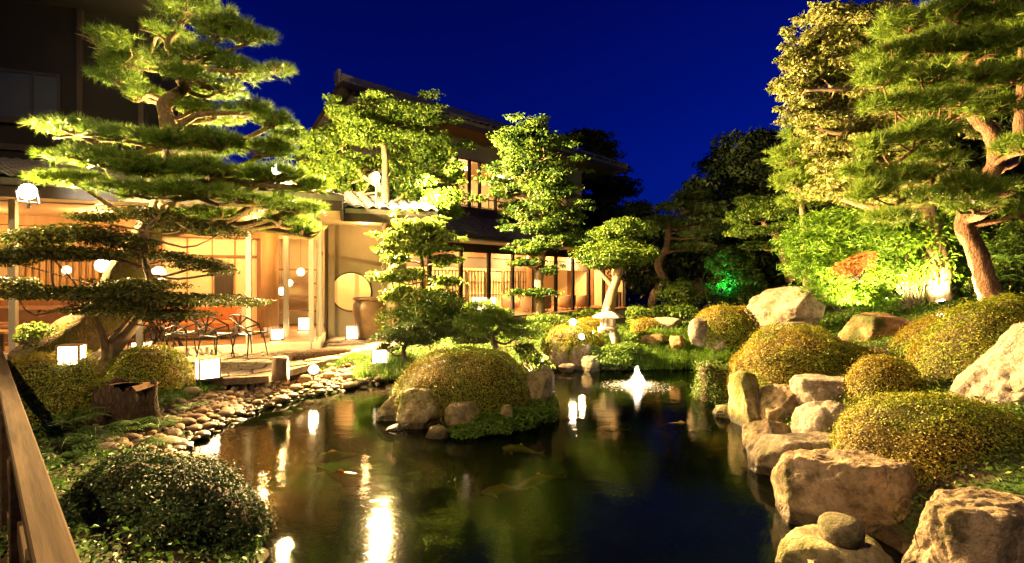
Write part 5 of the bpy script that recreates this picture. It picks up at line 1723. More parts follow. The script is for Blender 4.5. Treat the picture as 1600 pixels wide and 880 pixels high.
# ------------------------------------------------------------------ ferns, grass, sedge, ground cover
for i, (px, py, D, s, lb) in enumerate([(150, 690, 4.9, 0.5, 'largest fern in the dark below the stump'), (110, 665, 5.0, 0.45, 'fern close to the rail below the golden azalea'), (200, 710, 4.6, 0.45, 'fern just above the dark corner shrub'),
                                        (250, 668, 5.5, 0.38, 'fern at the edge of the pebbles below the lantern'), (295, 640, 6.1, 0.3, 'small fern growing among the pebbles'), (90, 720, 4.3, 0.42, 'dark fern behind the rail at the left'),
                                        (222, 640, 5.8, 0.34, 'fern right of the hollow stump'), (255, 628, 6.3, 0.3, 'little fern behind the pebbles at the round azalea')]):
    fern(lb, px, py, D, s, 80 + i)
for i, (px, py, D, s, lb) in enumerate([(1578, 410, 8.2, 0.55, 'lit fern hanging right of the red pine trunk'), (1560, 440, 8.4, 0.4, 'lower fern beside the red pine foot')]):
    fern(lb, px, py, D, s, 95 + i, 'ferns by the red pine')

rg = np.random.default_rng(9)
# grass strip between pebbles and patio
pts = []
while len(pts) < 1500:
    i = rg.integers(25, 118)
    p = shore[i] + nl[i] * rg.uniform(0.82, 1.5)
    if in_poly(p, patio_poly):
        continue
    pts.append((p[0], p[1], Hs(*p)))
cl = Cloud()
cl.add(blades(np.array(pts), 12, 0.10, 0.006, rg, 0.6))
o = cl.build('lawn_grass', M['grass'], None)
tag(o, 'strip of lit short grass between pebbles and patio', 'grass', kind='stuff')
# taller grass by the second lantern and in front of the dwarf pine
pts = [(GP(x, y)[0], GP(x, y)[1], 0.36) for x, y in zip(rg.uniform(560, 650, 260), rg.uniform(556, 588, 260))]
cl = Cloud()
cl.add(blades(np.array(pts), 14, 0.2, 0.008, rg, 0.7))
o = cl.build('tuft_grass', M['grass'], None)
tag(o, 'taller grass around the lantern left of the dwarf pine', 'grass', kind='stuff')
# sedge on the far bank
pts = []
for k in range(230):
    D = rg.uniform(10.35, 11.6)
    px = rg.uniform(1005, 1150)
    x = (px - 800) * D / F
    pts.append((x, D, max(0.02, Hs(x, D))))
cl = Cloud()
cl.add(blades(np.array(pts), 34, 0.42, 0.012, rg, 0.9))
o = cl.build('sedge_grass', M['grass'], None)
tag(o, 'arching green sedge along the far bank of the pond', 'sedge', kind='stuff')


def cover(name, label, test, mat, n, size, hmax, seed, xr, yr):
    rg = np.random.default_rng(seed)
    x = rg.uniform(*xr, n * 3)
    y = rg.uniform(*yr, n * 3)
    sd = sd_pond(x, y)
    ok = test(x, y, sd)
    x, y, sd = x[ok][:n], y[ok][:n], sd[ok][:n]
    z = H(x, y)
    q = np.stack([x, y, z], 1)
    lum = np.clip(fbm(q * 2.3 + 9, seed, 3) + 0.5, 0.1, 1.2)
    q[:, 2] += rg.uniform(0, 1, len(x)) ** 0.7 * hmax * lum
    nn = nrm(rg.normal(size=q.shape) * 0.7 + np.array([0, 0, 0.9]))
    cl = Cloud()
    cl.add(leaf_mesh(q, nn, size, size * 0.5, 0.1, 0.2, rg))
    o = cl.build(name, M[mat], None)
    return tag(o, label, 'ground cover', kind='stuff')


cover('ground_cover', 'leafy ground cover over the far bank', lambda x, y, s: (s > 0.05) & (y > 10.2) & (np.abs(x - 2) < 7), 'cover', 60000, 0.06, 0.2, 4, (-2.6, 9), (10.2, 16))
cover('ground_cover', 'leafy ground cover over the right mound between rocks and azaleas', lambda x, y, s: (s > 0.15) & (x > 2), 'cover', 60000, 0.042, 0.11, 5, (2.4, 11), (2.5, 11.5))
cover('moss_cover', 'orange brown moss tufts among the right shore rocks', lambda x, y, s: (s > 0.0) & (s < 1.3) & (x > 2) & (fbm(np.stack([x, y, x * 0], 1) * 1.7, 8, 2) > 0.0), 'moss_cover', 24000, 0.024, 0.07, 6, (2.4, 6), (3.2, 10))
cover('ground_cover', 'dark ground cover on the left bank below ferns', lambda x, y, s: (s > 0.02) & (x < -1.4) & ((s > 0.9) | (y < 5.0)) & (y < 8.5), 'fern', 22000, 0.05, 0.1, 7, (-8, -1.4), (2.6, 8.5))
# island ground cover at the front right
rg = np.random.default_rng(12)
n = 14000
cl = Cloud()
for (cx, cy, rx, ry, dd) in [(728, 676, 30, 12, 6.05), (765, 666, 38, 17, 6.2), (805, 656, 38, 20, 6.4), (842, 646, 28, 20, 6.7), (852, 630, 20, 14, 7.0)]:
    c, r = P(cx, cy, dd), np.array([rx, rx * 0.8, ry]) * dd / F
    q, nn = pad_points(c, r, 3600, rg, 0.55, 0.3)
    k = q[:, 2] > 0.005
    q, nn = q[k], nn[k]
    cl.add(leaf_mesh(q, nrm(nn * 0.7 + rg.normal(size=q.shape) * 0.5 + np.array([0, 0, 0.4])), 0.045, 0.02, 0.1, 0.2, rg))
o = cl.build('island_cover', M['grass'], None)
tag(o, 'dense green ground cover trailing to the water at the island front', 'ground cover', kind='stuff')

# ------------------------------------------------------------------ hollow stump, log and post
b = P(198, 672, 5.7)
t = thing('tree_stump', b, 'dark hollow old stump with flat broken top below the azaleas', 'stump')
v, f = [], []
pr = [(0.33, -0.1), (0.31, 0.15), (0.285, 0.35), (0.28, 0.52), (0.22, 0.5), (0.18, 0.3)]
rg = np.random.default_rng(3)
N = 36
jz = [0.05 * math.sin(3 * j / N * 6.28) + rg.uniform(-0.03, 0.03) for j in range(N)]
for i, (r, z) in enumerate(pr):
    for j in range(N):
        a = 2 * math.pi * j / N
        rr = r * (1 + 0.1 * math.sin(5 * a) + 0.04 * math.sin(11 * a))
        v.append(b + np.array([rr * math.cos(a), rr * math.sin(a), z + (jz[j] if i in (3, 4) else 0)]))
for i in range(len(pr) - 1):
    for j in range(N):
        k = (j + 1) % N
        f.append([i * N + j, i * N + k, (i + 1) * N + k, (i + 1) * N + j])
f.append([(len(pr) - 1) * N + j for j in range(N)])
put('bark_shell', v, f, M['bark_stump'], t, True)
m = MB()
m.add([b + np.array([0.30 * math.cos(a) * (1 + 0.1 * math.sin(5 * a)), 0.3 * math.sin(a), 0.51 + 0.02 * math.sin(3 * a)]) for a in np.linspace(-0.6, 3.9, 18)] + [b + np.array([0.15 * math.cos(a), 0.15 * math.sin(a), 0.53]) for a in np.linspace(-0.6, 3.9, 18)], [[i, i + 1, 19 + i, 18 + i] for i in range(17)])
m.build('cut_top', M['wood_gold'], t)

b = GP(438, 588)
m = MB()
m.lathe(b, [(0.13, -0.05), (0.125, 0.1), (0.12, 0.28), (0.11, 0.3)], 18)
t = thing('stump_post', b, 'short pale cut log standing upright at the patio edge', 'log')
m.build('log_body', M['bark_smooth'], t, True)
m = MB()
m.lathe(b, [(0.1, 0.301), (0.1, 0.31)], 18)
m.build('cut_face', M['wood_gold'], t)
e0, e1 = GP(452, 566), GP(545, 552)
m = MB()
m.tube(spline([e0 + [0, 0, 0.06], (e0 + e1) / 2 + [0, 0, 0.09], e1 + [0, 0, 0.05]], 10), np.array([0.1, 0.11, 0.1, 0.1, 0.105, 0.1, 0.095, 0.09, 0.085, 0.08]), 12, True, 0.3)
m.build_single('fallen_log', e0, M['bark'], 'dark log lying between grass and patio before the door', 'log', None, True)

# ------------------------------------------------------------------ stone lantern
b = P(950, 538, 11.4)
t = thing('stone_lantern', b, 'pale granite snow viewing lantern on curved legs at the far bank', 'stone lantern')
for k, a in enumerate((2.6, 0.4, -1.2)):
    d = np.array([math.cos(a), math.sin(a), 0])
    m = MB()
    pts = spline([b + d * 0.30, b + d * 0.27 + [0, 0, 0.14], b + d * 0.15 + [0, 0, 0.30], b + d * 0.05 + [0, 0, 0.34]], 9)
    m.tube(pts, np.linspace(0.07, 0.085, 9), 10)
    m.build('leg', M['granite'], t, True)
m = MB()
m.lathe(b, [(0.12, 0.32), (0.24, 0.35), (0.25, 0.4), (0.18, 0.42)], 6)
m.build('platform', M['granite'], t)
fb = []
m = MB()
for k in range(6):
    a = k * math.pi / 3
    c = b + np.array([0.14 * math.cos(a), 0.14 * math.sin(a), 0])
    m.lathe(c, [(0.04, 0.421), (0.04, 0.6)], 6)
for k in (0, 2, 4):
    a0_, a1_ = k * math.pi / 3, (k + 1) * math.pi / 3
    p0, p1 = b + np.array([0.14 * math.cos(a0_), 0.14 * math.sin(a0_), 0]), b + np.array([0.14 * math.cos(a1_), 0.14 * math.sin(a1_), 0])
    m.add([p0 + [0, 0, 0.43], p1 + [0, 0, 0.43], p1 + [0, 0, 0.59], p0 + [0, 0, 0.59], p0 * 0.96 + b * 0.04 + [0, 0, 0.43], p1 * 0.96 + b * 0.04 + [0, 0, 0.43], p1 * 0.96 + b * 0.04 + [0, 0, 0.59], p0 * 0.96 + b * 0.04 + [0, 0, 0.59]], [[0, 1, 2, 3], [7, 6, 5, 4], [0, 4, 5, 1], [3, 2, 6, 7]])
m.build('fire_box', M['granite'], t)
m = MB()
m.lathe(b, [(0.1, 0.6), (0.36, 0.62), (0.37, 0.65), (0.24, 0.72), (0.1, 0.77), (0.05, 0.78)], 6)
m.build('roof_cap', M['granite'], t)
m = MB()
m.lathe(b, [(0.05, 0.775), (0.07, 0.8), (0.07, 0.84), (0.02, 0.88)], 12)
m.build('finial', M['granite'], t, True)

# ------------------------------------------------------------------ paper floor lanterns
LG = 'square paper floor lanterns'


def box_lantern(label, base, w, h, rot=0.3):
    t = thing('paper_lantern', base, label, 'lantern', LG)
    ca, sa = math.cos(rot), math.sin(rot)
    fn = lambda x, y, z: np.array([base[0] + x * ca - y * sa, base[1] + x * sa + y * ca, base[2] + z])
    e = w / 2
    m = MB()
    m.box(-e - 0.03, e + 0.03, -e - 0.03, e + 0.03, 0.0, 0.03, fn)
    m.build('base_plate', M['wood_dark'], t)
    m = MB()
    for x in (-e, e):
        for y in (-e, e):
            m.box(x - 0.011, x + 0.011, y - 0.011, y + 0.011, 0.03, h, fn)
    m.box(-e - 0.011, e + 0.011, -e - 0.011, e + 0.011, h, h + 0.016, fn)
    m.build('lantern_frame', M['wood_gold'], t)
    m = MB()
    m.box(-e + 0.0, e - 0.0, -e + 0.0, e - 0.0, 0.031, h - 0.002, fn)
    m.build('paper_shade', M['lantern_paper'], t)
    return t


box_lantern('square paper lantern on the patio edge right of the round azalea', GP(325, 592, 0.41), 0.27, 0.31, 0.75)
box_lantern('glowing paper lantern half hidden behind the golden azalea by the rail', P(112, 572, 5.75), 0.2, 0.24, 0.4)
box_lantern('square paper lantern in the grass left of the dwarf pine', GP(594, 568, 0.4), 0.27, 0.26, 0.2)
box_lantern('square paper lantern on the paving in front of the big jar', GP(552, 530, 0.42), 0.33, 0.33, 0.3)
box_lantern('paper lantern at the foot of the round timber pillar', P(433, 531, 12.0), 0.24, 0.26, 0.3)
box_lantern('paper lantern on the lounge floor behind the patio chairs', P(222, 553, 10.9), 0.3, 0.26, 0.3)
box_lantern('paper lantern inside the inn between two dark posts', I(3.5, 0.9, FLOOR + 0.02), 0.75, 0.7, 0.75)
box_lantern('paper lantern inside the lounge behind the glass door', L(0.45, 3.9, FLOOR + 0.0), 0.34, 0.36, 0.3)

# ------------------------------------------------------------------ floodlights and garden lamps
FG = 'floodlights on the roofs'


def flood(label, pos, aim, energy, mast_z, rad=0.1, cone=165, color=FLOODC):
    pos = np.asarray(pos, float)
    base = np.array([pos[0], pos[1], mast_z])
    t = thing('floodlight', base, label, 'floodlight', FG)
    d = nrm(np.asarray(aim, float) - pos)
    m = MB()
    m.tube([base, [pos[0], pos[1], pos[2] - 0.16]], 0.025, 8)
    m.build('mast', M['fixture'], t)
    m = MB()
    side = nrm(np.cross(d, [0, 0, 1]))
    m.tube([pos - [0, 0, 0.17] - side * 0.13 * 0, pos - [0, 0, 0.17] + side * 0.15, pos + side * 0.15 - d * 0.05], 0.012, 6)
    m.tube([pos - [0, 0, 0.17], pos - [0, 0, 0.17] - side * 0.15, pos - side * 0.15 - d * 0.05], 0.012, 6)
    m.build('bracket', M['fixture'], t)
    m = MB()
    m.tube([pos - d * 0.2, pos - d * 0.12, pos - d * 0.02], [0.06, rad * 0.95, rad + 0.02], 18)
    m.build('housing', M['fixture'], t)
    m = MB()
    m.tube([pos - d * 0.015, pos + d * 0.012, pos + d * 0.03], [rad, rad * 0.9, rad * 0.5], 18)
    m.build('lens', M['flood_lens'], t)
    lamp('flood_bulb', 'SPOT' if cone else 'POINT', pos + d * 0.12, energy, color, 0.07, t, aim, cone, 0.25)
    return t


f1 = P(588, 278, 12.2)
flood('floodlight on a mast over the round window wall', f1, P(1300, 420, 9.0), 10000, CEIL + 0.35, 0.13, 155)
f2 = P(432, 268, 10.6)
flood('floodlight on the lounge eave hidden behind the pine needles', f2, P(900, 300, 9.0), 1700, CEIL + 0.35, 0.13, 0)
f3 = P(45, 300, 8.1)
flood('floodlight on the lounge eave at the far left steel post', f3, P(800, 470, 6.0), 1500, CEIL - 0.3, 0.12, 150)
flood('floodlight on a tall mast beside the wooden deck', np.array([-4.6, -0.8, 8.6]), P(900, 620, 6.0), 600, 0.3, 0.12, 150)

GG = 'small garden spotlights'


def spot(label, pos, aim, energy, rad=0.05, cone=160, color=FLOODC, mat='spot_lens', stake=0.18, point=False):
    pos = np.asarray(pos, float)
    base = pos - np.array([0, 0, stake])
    t = thing('garden_spotlight', base, label, 'spotlight', GG)
    d = nrm(np.asarray(aim, float) - pos)
    m = MB()
    m.tube([base, pos - d * 0.05], 0.012, 6)
    m.build('stake', M['fixture'], t)
    m = MB()
    m.tube([pos - d * 0.12, pos - d * 0.07, pos - d * 0.01], [rad * 0.6, rad, rad * 1.2], 14)
    m.build('housing', M['fixture'], t)
    m = MB()
    m.tube([pos - d * 0.008, pos + d * 0.008, pos + d * 0.02], [rad, rad * 0.9, rad * 0.5], 14)
    m.build('lens', M[mat], t)
    lamp('spot_bulb', 'SPOT', pos + d * 0.04, energy, color, 0.04, t, aim, cone, 0.6)
    return t


spot('garden spotlight in the grass strip beside the pebbles', P(490, 577, 8.25), P(440, 330, 5.5), 420, 0.075)
spot('upper of the twin garden lamps on the far rocks', P(895, 503, 10.9), P(880, 420, 8), 22, 0.07)
spot('lower of the twin garden lamps on the far rocks', P(909, 526, 10.45), P(960, 500, 9.5), 22, 0.06)
spot('spotlight behind the island aimed at its right hand rocks', P(846, 566, 9.2), P(838, 590, 8.3), 160, 0.05)
spot('spotlight low on the right bank aimed at the stone lantern', P(925, 520, 11.0), P(950, 510, 11.4), 8, 0.03)
spot('spotlight in the lit hedge right of the mossy boulder', P(1470, 470, 10.2), P(1420, 330, 10.6), 260, 0.06)
spot('spotlight behind the thin stems over the mossy boulder', P(1388, 468, 10.9), P(1390, 300, 11.6), 300, 0.06)
spot('spotlight at the right edge behind the red pine foot', P(1584, 474, 9.2), P(1560, 330, 9.0), 240, 0.05)
spot('spotlight hidden below the bamboo clump', P(1352, 505, 9.6), P(1300, 330, 10.7), 560, 0.05, 85)
spot('green spotlight in the dark shrubs right of the crooked pine', P(1128, 452, 15.6), P(1142, 415, 16.4), 24, 0.05, 140, (0.05, 1.0, 0.35), 'green_lens')
spot('added spotlight hidden behind the mound azaleas to brighten the red pine', P(1470, 492, 8.2), P(1470, 120, 7.2), 650, 0.05)  # added lamp kept out of sight, only there to brighten the pine

# ------------------------------------------------------------------ patio chairs and table
CG = 'black lattice patio chairs'
sp_ = {'a': (-.20, .25, .45), 'b': (.20, .25, .45), 'c': (.27, .03, .46), 'd': (.20, -.2, .43), 'e': (-.20, -.2, .43), 'f': (-.27, .03, .46), 'g': (0, .1, .415), 'h': (0, -.1, .405), 'i': (0, .26, .445),
       'j': (-.31, -.06, .64), 'k': (.31, -.06, .64), 'l': (-.23, -.27, .78), 'm': (.23, -.27, .78), 'n': (-.08, -.30, .83), 'o': (.10, -.30, .83), 'p': (0.02, -.25, .63), 'q': (-.15, -.24, .56), 'r': (.16, -.24, .57), 's': (-.05, -.22, .46)}
ed = 'ai ib bc cd de ef fa ag gb gi gf gc gh he hd hf hc fj ck jl km ln no om pn po pl pm pq pr qe qj rd rk qs rs ps es ds jq kr'.split()


def lattice_chair(label):
    t = thing('patio_chair', (0, 0, 0), label, 'chair', CG)
    m = MB()
    for e in ed:
        m.tube([sp_[e[0]], sp_[e[1]]], 0.015, 6)
    m.build('lattice_shell', M['black_paint'], t)
    for (x, y) in ((-1, 1), (1, 1), (-1, -1), (1, -1)):
        m = MB()
        m.tube([(x * .17, y * .17, .43), (x * .21, y * .24, 0.0)], [0.015, 0.011], 8)
        m.build('leg', M['black_paint'], t)
    return t


chair_spots = [(390, 556, -0.35, 'black lattice chair rightmost of the patio row by the pillar'), (337, 560, -0.15, 'middle black lattice chair of the patio row'), (281, 556, 0.25, 'black lattice chair third from the pillar behind the lantern'), (214, 552, 1.9, 'black lattice chair half hidden by the leaning trunk')]
proto = None
for i, (px, py, rz, lb) in enumerate(chair_spots):
    g = GP(px, py, 0.432)
    if proto is None:
        proto = lattice_chair(lb)
        c = proto
        c.location = tuple(g)
        c.rotation_euler = (0, 0, rz)
    else:
        c = copy_tree(proto, None, g, rz, lb)
t = thing('cafe_table', L(3.0, 0.75, FLOOR), 'round topped wooden table on a slatted base inside the glass', 'table')
b = L(3.0, 0.75, FLOOR)
m = MB()
m.lathe(b, [(0.62, 0.69), (0.64, 0.7), (0.64, 0.73), (0.62, 0.74)], 36)
m.build('table_top', M['wood'], t)
for k in range(12):
    a = k * math.pi / 6
    m = MB()
    m.tube([b + np.array([0.3 * math.cos(a), 0.3 * math.sin(a), 0.0]), b + np.array([0.16 * math.cos(a + .5), 0.16 * math.sin(a + .5), 0.35]), b + np.array([0.3 * math.cos(a + 1), 0.3 * math.sin(a + 1), 0.69])], 0.014, 6)
    m.build('base_slat', M['wood_dark'], t)


# lounge furniture
def sofa(label, fn, a, b, w, mat, rows=2, group='lounge seats'):
    base = fn(a, b, FLOOR)
    t = thing('sofa', base, label, 'sofa', group)
    d = 0.75
    part('seat_base', M['wood'], t, [(a, a + w, b, b + d, FLOOR + 0.08, FLOOR + 0.24)], fn)
    n = max(1, int(round(w / 0.7)))
    for k in range(n):
        part('cushion', M[mat], t, [(a + w * k / n + 0.01, a + w * (k + 1) / n - 0.01, b + 0.02, b + d - 0.2, FLOOR + 0.241, FLOOR + 0.44)], fn, 0.04)
    part('backrest', M[mat], t, [(a, a + w, b + d - 0.19, b + d, FLOOR + 0.241, FLOOR + 0.82)], fn, 0.05)
    for k in (0.05, w - 0.1):
        for q in (0.05, d - 0.1):
            part('leg', M['wood_dark'], t, [(a + k, a + k + 0.05, b + q, b + q + 0.05, FLOOR, FLOOR + 0.08)], fn)
    return t


sofa('orange cushioned bench behind the lattice chairs', L, 1.9, 2.0, 2.4, 'fabric_orange')
sofa('brown sofa in the lounge behind the leaning pine trunk', L, 4.6, 2.2, 2.2, 'fabric_brown')
sofa('brown sofa at the far left of the lounge', L, 7.2, 1.6, 2.1, 'fabric_brown')
sofa('dark bench at the back of the lounge below the slats', L, 5.2, 3.2, 2.4, 'fabric_brown')
for i, (a, b_, lb) in enumerate([(3.4, 1.5, 'low wooden lounge table before the orange bench'), (5.9, 1.0, 'low wooden lounge table beside the leaning trunk'), (8.2, 0.8, 'low wooden lounge table at far left')]):
    t = thing('low_table', L(a, b_, FLOOR), lb, 'table', 'low lounge tables')
    part('table_top', M['wood_gold'], t, [(a, a + 1.1, b_, b_ + 0.6, FLOOR + 0.36, FLOOR + 0.41)], L, 0.01)
    for x in (0.06, 0.99):
        for y in (0.05, 0.5):
            part('leg', M['wood_dark'], t, [(a + x, a + x + 0.05, b_ + y, b_ + y + 0.05, FLOOR, FLOOR + 0.36)], L)
for i, (px, py, D, r, lb) in enumerate([(160, 415, 12.2, 0.16, 'round glowing pendant lamp left of the pine trunk'), (248, 427, 13.0, 0.17, 'glowing pendant lamp between the maple branches'), (104, 422, 12.6, 0.1, 'small glowing pendant beside the timber slats'), (452, 442, 14.6, 0.1, 'small square pendant behind the inner steel post'), (470, 425, 15.6, 0.12, 'pendant lamp deep behind the glass door'), (440, 455, 15.2, 0.12, 'pendant lamp just right of the timber pillar')]):
    c = P(px, py, D)
    t = thing('pendant_lamp', c, lb, 'lamp', 'lounge pendant lamps')
    m = MB()
    m.tube([c + [0, 0, r * 0.9], [c[0], c[1], CEIL]], 0.006, 5)
    m.build('cord', M['steel_dark'], t)
    m = MB()
    m.lathe(c, [(r * 0.35, -r), (r * 0.85, -r * 0.6), (r, 0), (r * 0.85, r * 0.6), (r * 0.3, r)], 18)
    m.build('lamp_shade', M['lamp_paper'], t, True)
# tub chairs in the inn
TG = 'cream tub chairs in the inn'
proto2 = None
for i, (a, b_, rz, lb) in enumerate([(6.2, 0.7, 2.2, 'cream tub chair right of the orange partition'), (7.1, 0.7, 2.5, 'cream tub chair second from the orange partition'), (9.0, 0.7, 2.2, 'cream tub chair left of the cloud pruned trunk'), (10.4, 0.8, 2.4, 'cream tub chair half hidden by the cloud pruned trunk'), (6.4, 2.2, -1.0, 'cream tub chair further inside the inn room')]):
    if proto2 is None:
        t = thing('tub_chair', (0, 0, 0), lb, 'armchair', TG)
        m = MB()
        m.lathe((0, 0, 0), [(0.30, 0.08), (0.36, 0.12), (0.37, 0.36), (0.33, 0.42), (0.1, 0.43)], 24)
        m.build('seat', M['fabric_cream'], t, True)
        v, f = [], []
        aa = np.linspace(0.15 * math.pi, 1.85 * math.pi, 26)
        for q in aa:
            hh = 0.5 + 0.26 * (0.5 - 0.5 * math.cos(q))
            for (r, z) in ((0.375, 0.1), (0.44, 0.12), (0.47, hh - 0.03), (0.44, hh), (0.40, hh - 0.02), (0.375, 0.3)):
                v.append((r * math.cos(q), r * math.sin(q), z))
        for i2 in range(len(aa) - 1):
            for k in range(6):
                f.append([i2 * 6 + k, i2 * 6 + (k + 1) % 6, (i2 + 1) * 6 + (k + 1) % 6, (i2 + 1) * 6 + k])
        f += [[0, 5, 4, 3, 2, 1], [(len(aa) - 1) * 6 + k for k in range(6)]]
        put('backrest', v, f, M['fabric_cream'], t, True)
        for k in range(4):
            q = math.pi / 4 + k * math.pi / 2
            m = MB()
            m.tube([(0.26 * math.cos(q), 0.26 * math.sin(q), 0.0), (0.26 * math.cos(q), 0.26 * math.sin(q), 0.1)], 0.02, 6)
            m.build('leg', M['wood_dark'], t)
        proto2 = t
        t.location = tuple(I(a, b_, FLOOR))
        t.rotation_euler = (0, 0, rz)
    else:
        copy_tree(proto2, None, I(a, b_, FLOOR), rz, lb)
t = thing('side_cabinet', I(1.6, 1.0, FLOOR), 'low orange brown cabinet inside the inn left of the lantern', 'cabinet')
part('cabinet_body', M['wood_gold'], t, [(1.5, 2.5, 1.0, 1.5, FLOOR, FLOOR + 0.75)], I)
part('door_panel', M['wood'], t, [(1.53, 1.98, 0.98, 0.999, FLOOR + 0.05, FLOOR + 0.7)], I)
part('door_panel', M['wood'], t, [(2.02, 2.47, 0.98, 0.999, FLOOR + 0.05, FLOOR + 0.7)], I)

# ------------------------------------------------------------------ big jar and rain chain
b = GP(578, 529, 0.43)
t = thing('water_jar', b, 'big brown glazed rain jar in front of the round window', 'jar')
m = MB()
k = 0.42 / 0.36
m.lathe(b, [(0.27 * k, 0.0), (0.29 * k, 0.05), (0.33 * k, 0.35), (0.37 * k, 0.7), (0.36 * k, 0.88), (0.32 * k, 0.97), (0.31 * k, 1.0)], 36)
m.build('jar_body', M['jar'], t, True)
m = MB()
m.lathe(b, [(0.31 * k, 0.985), (0.36 * k, 1.0), (0.37 * k, 1.04), (0.35 * k, 1.07), (0.31 * k, 1.06), (0.29 * k, 1.0)], 36)
m.build('rim', M['jar'], t, True)
cb = GP(598, 530, 0.43)
m = MB()
z = 0.55
i = 0
top = CEIL
while z < top:
    c = np.array([cb[0], cb[1], z])
    q = np.linspace(0, 2 * math.pi, 11)
    if i % 2:
        ring = [c + np.array([0.03 * math.cos(s), 0, 0.05 * math.sin(s)]) for s in q]
    else:
        ring = [c + np.array([0, 0.03 * math.cos(s), 0.05 * math.sin(s)]) for s in q]
    m.tube(ring, 0.007, 5, False)
    z += 0.075
    i += 1
m.build_single('rain_chain', np.array([cb[0], cb[1], 0.5]), M['steel'], 'iron rain chain hanging from the eave beside the big jar', 'chain')

# ------------------------------------------------------------------ wooden deck and railing at the camera
RD = np.array([-0.740, 0.673])
RN = np.array([0.673, 0.740])           # towards the pond
R0 = np.array([-1.144, 1.295])          # on the pond side edge of the cap
RF = lambda a, b, z: np.array([R0[0] + a * RD[0] + b * RN[0], R0[1] + a * RD[1] + b * RN[1], z])
CAPZ = EYE - 0.75
rail = thing('wooden_railing', RF(2, -0.05, 0.3), 'weathered wooden deck railing running along the left edge', 'railing')
rail.rotation_euler = (0, 0, 0)


def rpart(name, mat, boxes, bev=0.0):
    # own axes so that the grain runs along the rail
    ang = math.atan2(RD[1], RD[0])
    m = MB()
    for q in boxes:
        m.box(*q, bev=bev)
    o = link(name, np_mesh(name, np.concatenate(m.v), m.f), mat, rail)
    Rm = Matrix.Rotation(ang, 4, 'Z')
    base = origin_of(rail)
    Rm.translation = Vector((R0[0] - base[0], R0[1] - base[1], -base[2]))
    o.matrix_local = Rm
    return o


# in these axes +y points to the deck side (left of the running direction)
rpart('rail_cap', M['wood_rail'], [(-1.6, 6.5, 0.0, 0.088, CAPZ - 0.045, CAPZ)], 0.006)
rpart('lower_rail', M['wood_rail'], [(-1.6, 6.5, 0.02, 0.068, CAPZ - 0.42, CAPZ - 0.33)], 0.004)
rpart('lower_rail', M['wood_rail'], [(-1.6, 6.5, 0.02, 0.068, CAPZ - 0.74, CAPZ - 0.65)], 0.004)
for k in range(7):
    s = -0.9 + 1.15 * k
    rpart('post', M['wood_rail'], [(s, s + 0.09, -0.004, 0.092, -0.6, CAPZ - 0.047)], 0.004)
deck = thing('wooden_deck', (-2, 0, 0.3), 'narrow wooden deck floor behind the railing', 'deck')
for k in range(10):
    b0_ = 0.13 + 0.15 * k
    m = MB()
    m.box(-2.0, 6.5, -b0_ - 0.14, -b0_, 0.25, 0.3, RF)
    m.build('plank', M['wood_rail'], deck)

# ------------------------------------------------------------------ fountain
fc = P(996, 606, 8.75)
fc[2] = 0.0
t = thing('fountain', fc, 'small illuminated fountain spraying in the far pond', 'fountain')
m = MB()
m.lathe(fc, [(0.05, -0.4), (0.05, -0.02), (0.02, 0.0), (0.015, 0.04)], 12)
m.build('nozzle', M['fixture'], t)
rg = np.random.default_rng(21)
V, Fc = [], []
nd = 7500
for i in range(nd):
    a = rg.uniform(0, 2 * math.pi)
    kind_ = rg.uniform()
    # ballistic arcs of several jets
    if kind_ < 0.55:
        R_ = rg.uniform(0.02, 0.3)
        hh = 0.36 * (1 - R_ / 0.3) ** 1.8 + 0.05
    else:
        R_ = 0.08 + 0.6 * rg.uniform() ** 1.5
        hh = 0.02 + 0.07 * (1 - R_ / 0.68)
    s0 = rg.uniform(0.02, 1.0)
    jt = rg.normal(0, 0.012, 3) * np.array([1, 1, 0.8]) + np.array([0, 0, 0.012])
    ds = 0.04
    p = []
    for s in (s0, s0 + ds):
        p.append(fc + np.array([math.cos(a) * R_ * s, math.sin(a) * R_ * s, 0.01 + 4 * hh * s * (1 - s) if s < 1 else 0.01]) + jt)
    sd_ = np.array([-math.sin(a), math.cos(a), 0]) * 0.0026
    b = len(V)
    V += [p[0] - sd_, p[0] + sd_, p[1] + sd_, p[1] - sd_]
    Fc += [[b, b + 1, b + 2], [b, b + 2, b + 3]]
o = put('spray', np.array(V), np.array(Fc), M['spray'], t)
o['kind'] = 'stuff'
m = MB()
m.lathe(fc, [(0.05, 0.045), (0.08, 0.06), (0.06, 0.1), (0.02, 0.11)], 14)
m.build('lamp_lens', M['spot_lens'], t, True)
lamp('fountain_bulb', 'POINT', fc + [0, 0, 0.16], 60, (1.0, 0.9, 0.8), 0.05, t)

# ------------------------------------------------------------------ koi
KG = 'koi in the pond'


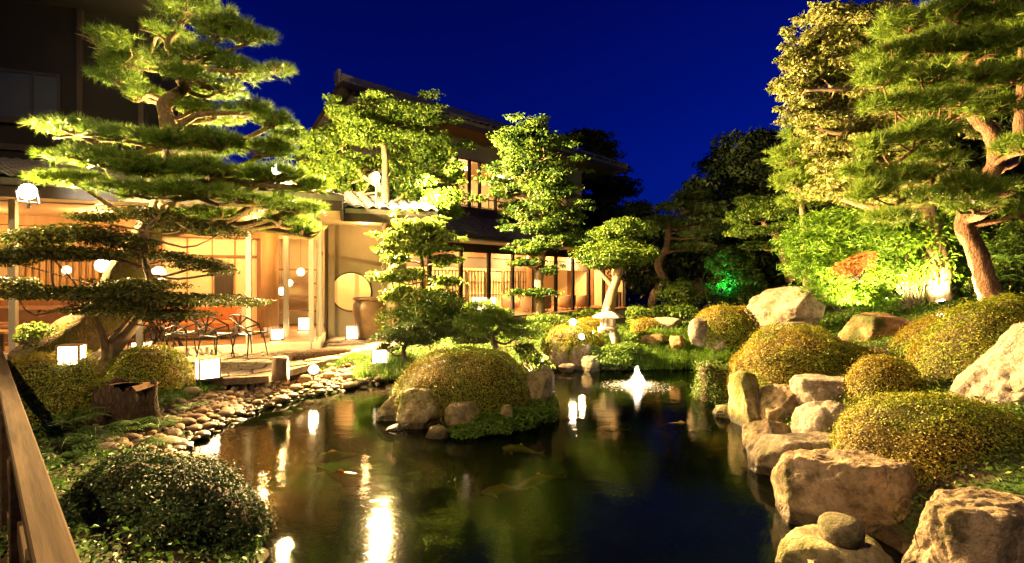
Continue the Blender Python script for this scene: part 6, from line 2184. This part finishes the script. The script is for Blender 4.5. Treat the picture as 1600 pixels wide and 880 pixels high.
def koi(label, px, py, ang, ln, mat):
    g = GP(px, py, -0.03)
    t = thing('koi', g, label, 'fish', KG)
    ca, sa = math.cos(ang), math.sin(ang)
    prof = [(0.0, 0.01), (0.08, 0.055), (0.22, 0.085), (0.4, 0.09), (0.6, 0.07), (0.8, 0.04), (0.93, 0.022), (1.0, 0.016)]
    v, f = [], []
    S = 12
    tr = lambda x, y, z: g + np.array([x * ca - y * sa, x * sa + y * ca, z])
    bend = lambda s: 0.10 * math.sin(s * 3.2) * ln
    for s, r in prof:
        for j in range(S):
            q = 2 * math.pi * j / S
            v.append(tr((s - 0.5) * ln, bend(s) + r * ln * 1.05 * math.cos(q), r * ln * 1.2 * math.sin(q) - 0.03))
    for i in range(len(prof) - 1):
        for j in range(S):
            k = (j + 1) % S
            f.append([i * S + j, i * S + k, (i + 1) * S + k, (i + 1) * S + j])
    f += [list(range(S - 1, -1, -1)), [(len(prof) - 1) * S + j for j in range(S)]]
    put('body', v, f, M[mat], t, True)
    y0 = bend(1.0)
    put('tail_fin', [tr(0.48 * ln, y0, -0.03 + 0.02 * ln), tr(0.48 * ln, y0, -0.03 - 0.02 * ln), tr(0.68 * ln, y0 + 0.05 * ln, -0.03 - 0.07 * ln), tr(0.62 * ln, y0 + 0.02 * ln, -0.03), tr(0.68 * ln, y0 + 0.05 * ln, -0.03 + 0.07 * ln)], [[0, 3, 4], [0, 1, 3], [1, 2, 3]], M[mat], t)
    put('dorsal_fin', [tr(-0.15 * ln, bend(0.35), 0.08 * ln - 0.03), tr(0.0, bend(0.5), 0.15 * ln - 0.03), tr(0.2 * ln, bend(0.7), 0.06 * ln - 0.03)], [[0, 1, 2]], M[mat], t)
    for sg in (-1, 1):
        put('side_fin', [tr(-0.25 * ln, sg * 0.07 * ln, -0.05), tr(-0.12 * ln, sg * 0.2 * ln, -0.07), tr(-0.16 * ln, sg * 0.07 * ln, -0.05)], [[0, 1, 2]], M[mat], t)
    return t


for i, (px, py, an, ln, mt, lb) in enumerate([(520, 712, 0.5, 0.55, 'koi_gold', 'golden koi nearest the pebbles in the left pond'), (540, 738, 2.7, 0.6, 'koi_orange', 'orange koi below the golden one in the left pond'), (845, 748, 0.5, 0.5, 'koi_orange', 'orange koi in front of the island right of its shadow'),
                                              (785, 762, 0.2, 0.4, 'koi_orange', 'dim orange koi below the island shadow'), (812, 700, -0.4, 0.45, 'koi_gold', 'golden koi at the right front of the island'), (1066, 666, -0.05, 0.6, 'koi_gold', 'long golden koi right of the fountain reflection'),
                                              (893, 652, 0.6, 0.4, 'koi_orange', 'small orange koi just right of the island'), (955, 668, 0.0, 0.4, 'koi_gold', 'small golden koi left of the fountain reflection'), (1066, 598, 0.1, 0.45, 'koi_gold', 'golden koi right of the fountain by the far bank'),
                                              (995, 584, 0.1, 0.5, 'koi_orange', 'orange koi behind the fountain'), (880, 586, 0.05, 0.45, 'koi_orange', 'orange koi under the far bank rocks')]):
    koi(lb, px, py, an, ln, mt)

for o in bpy.data.objects:
    if '_o' in o:
        del o['_o']
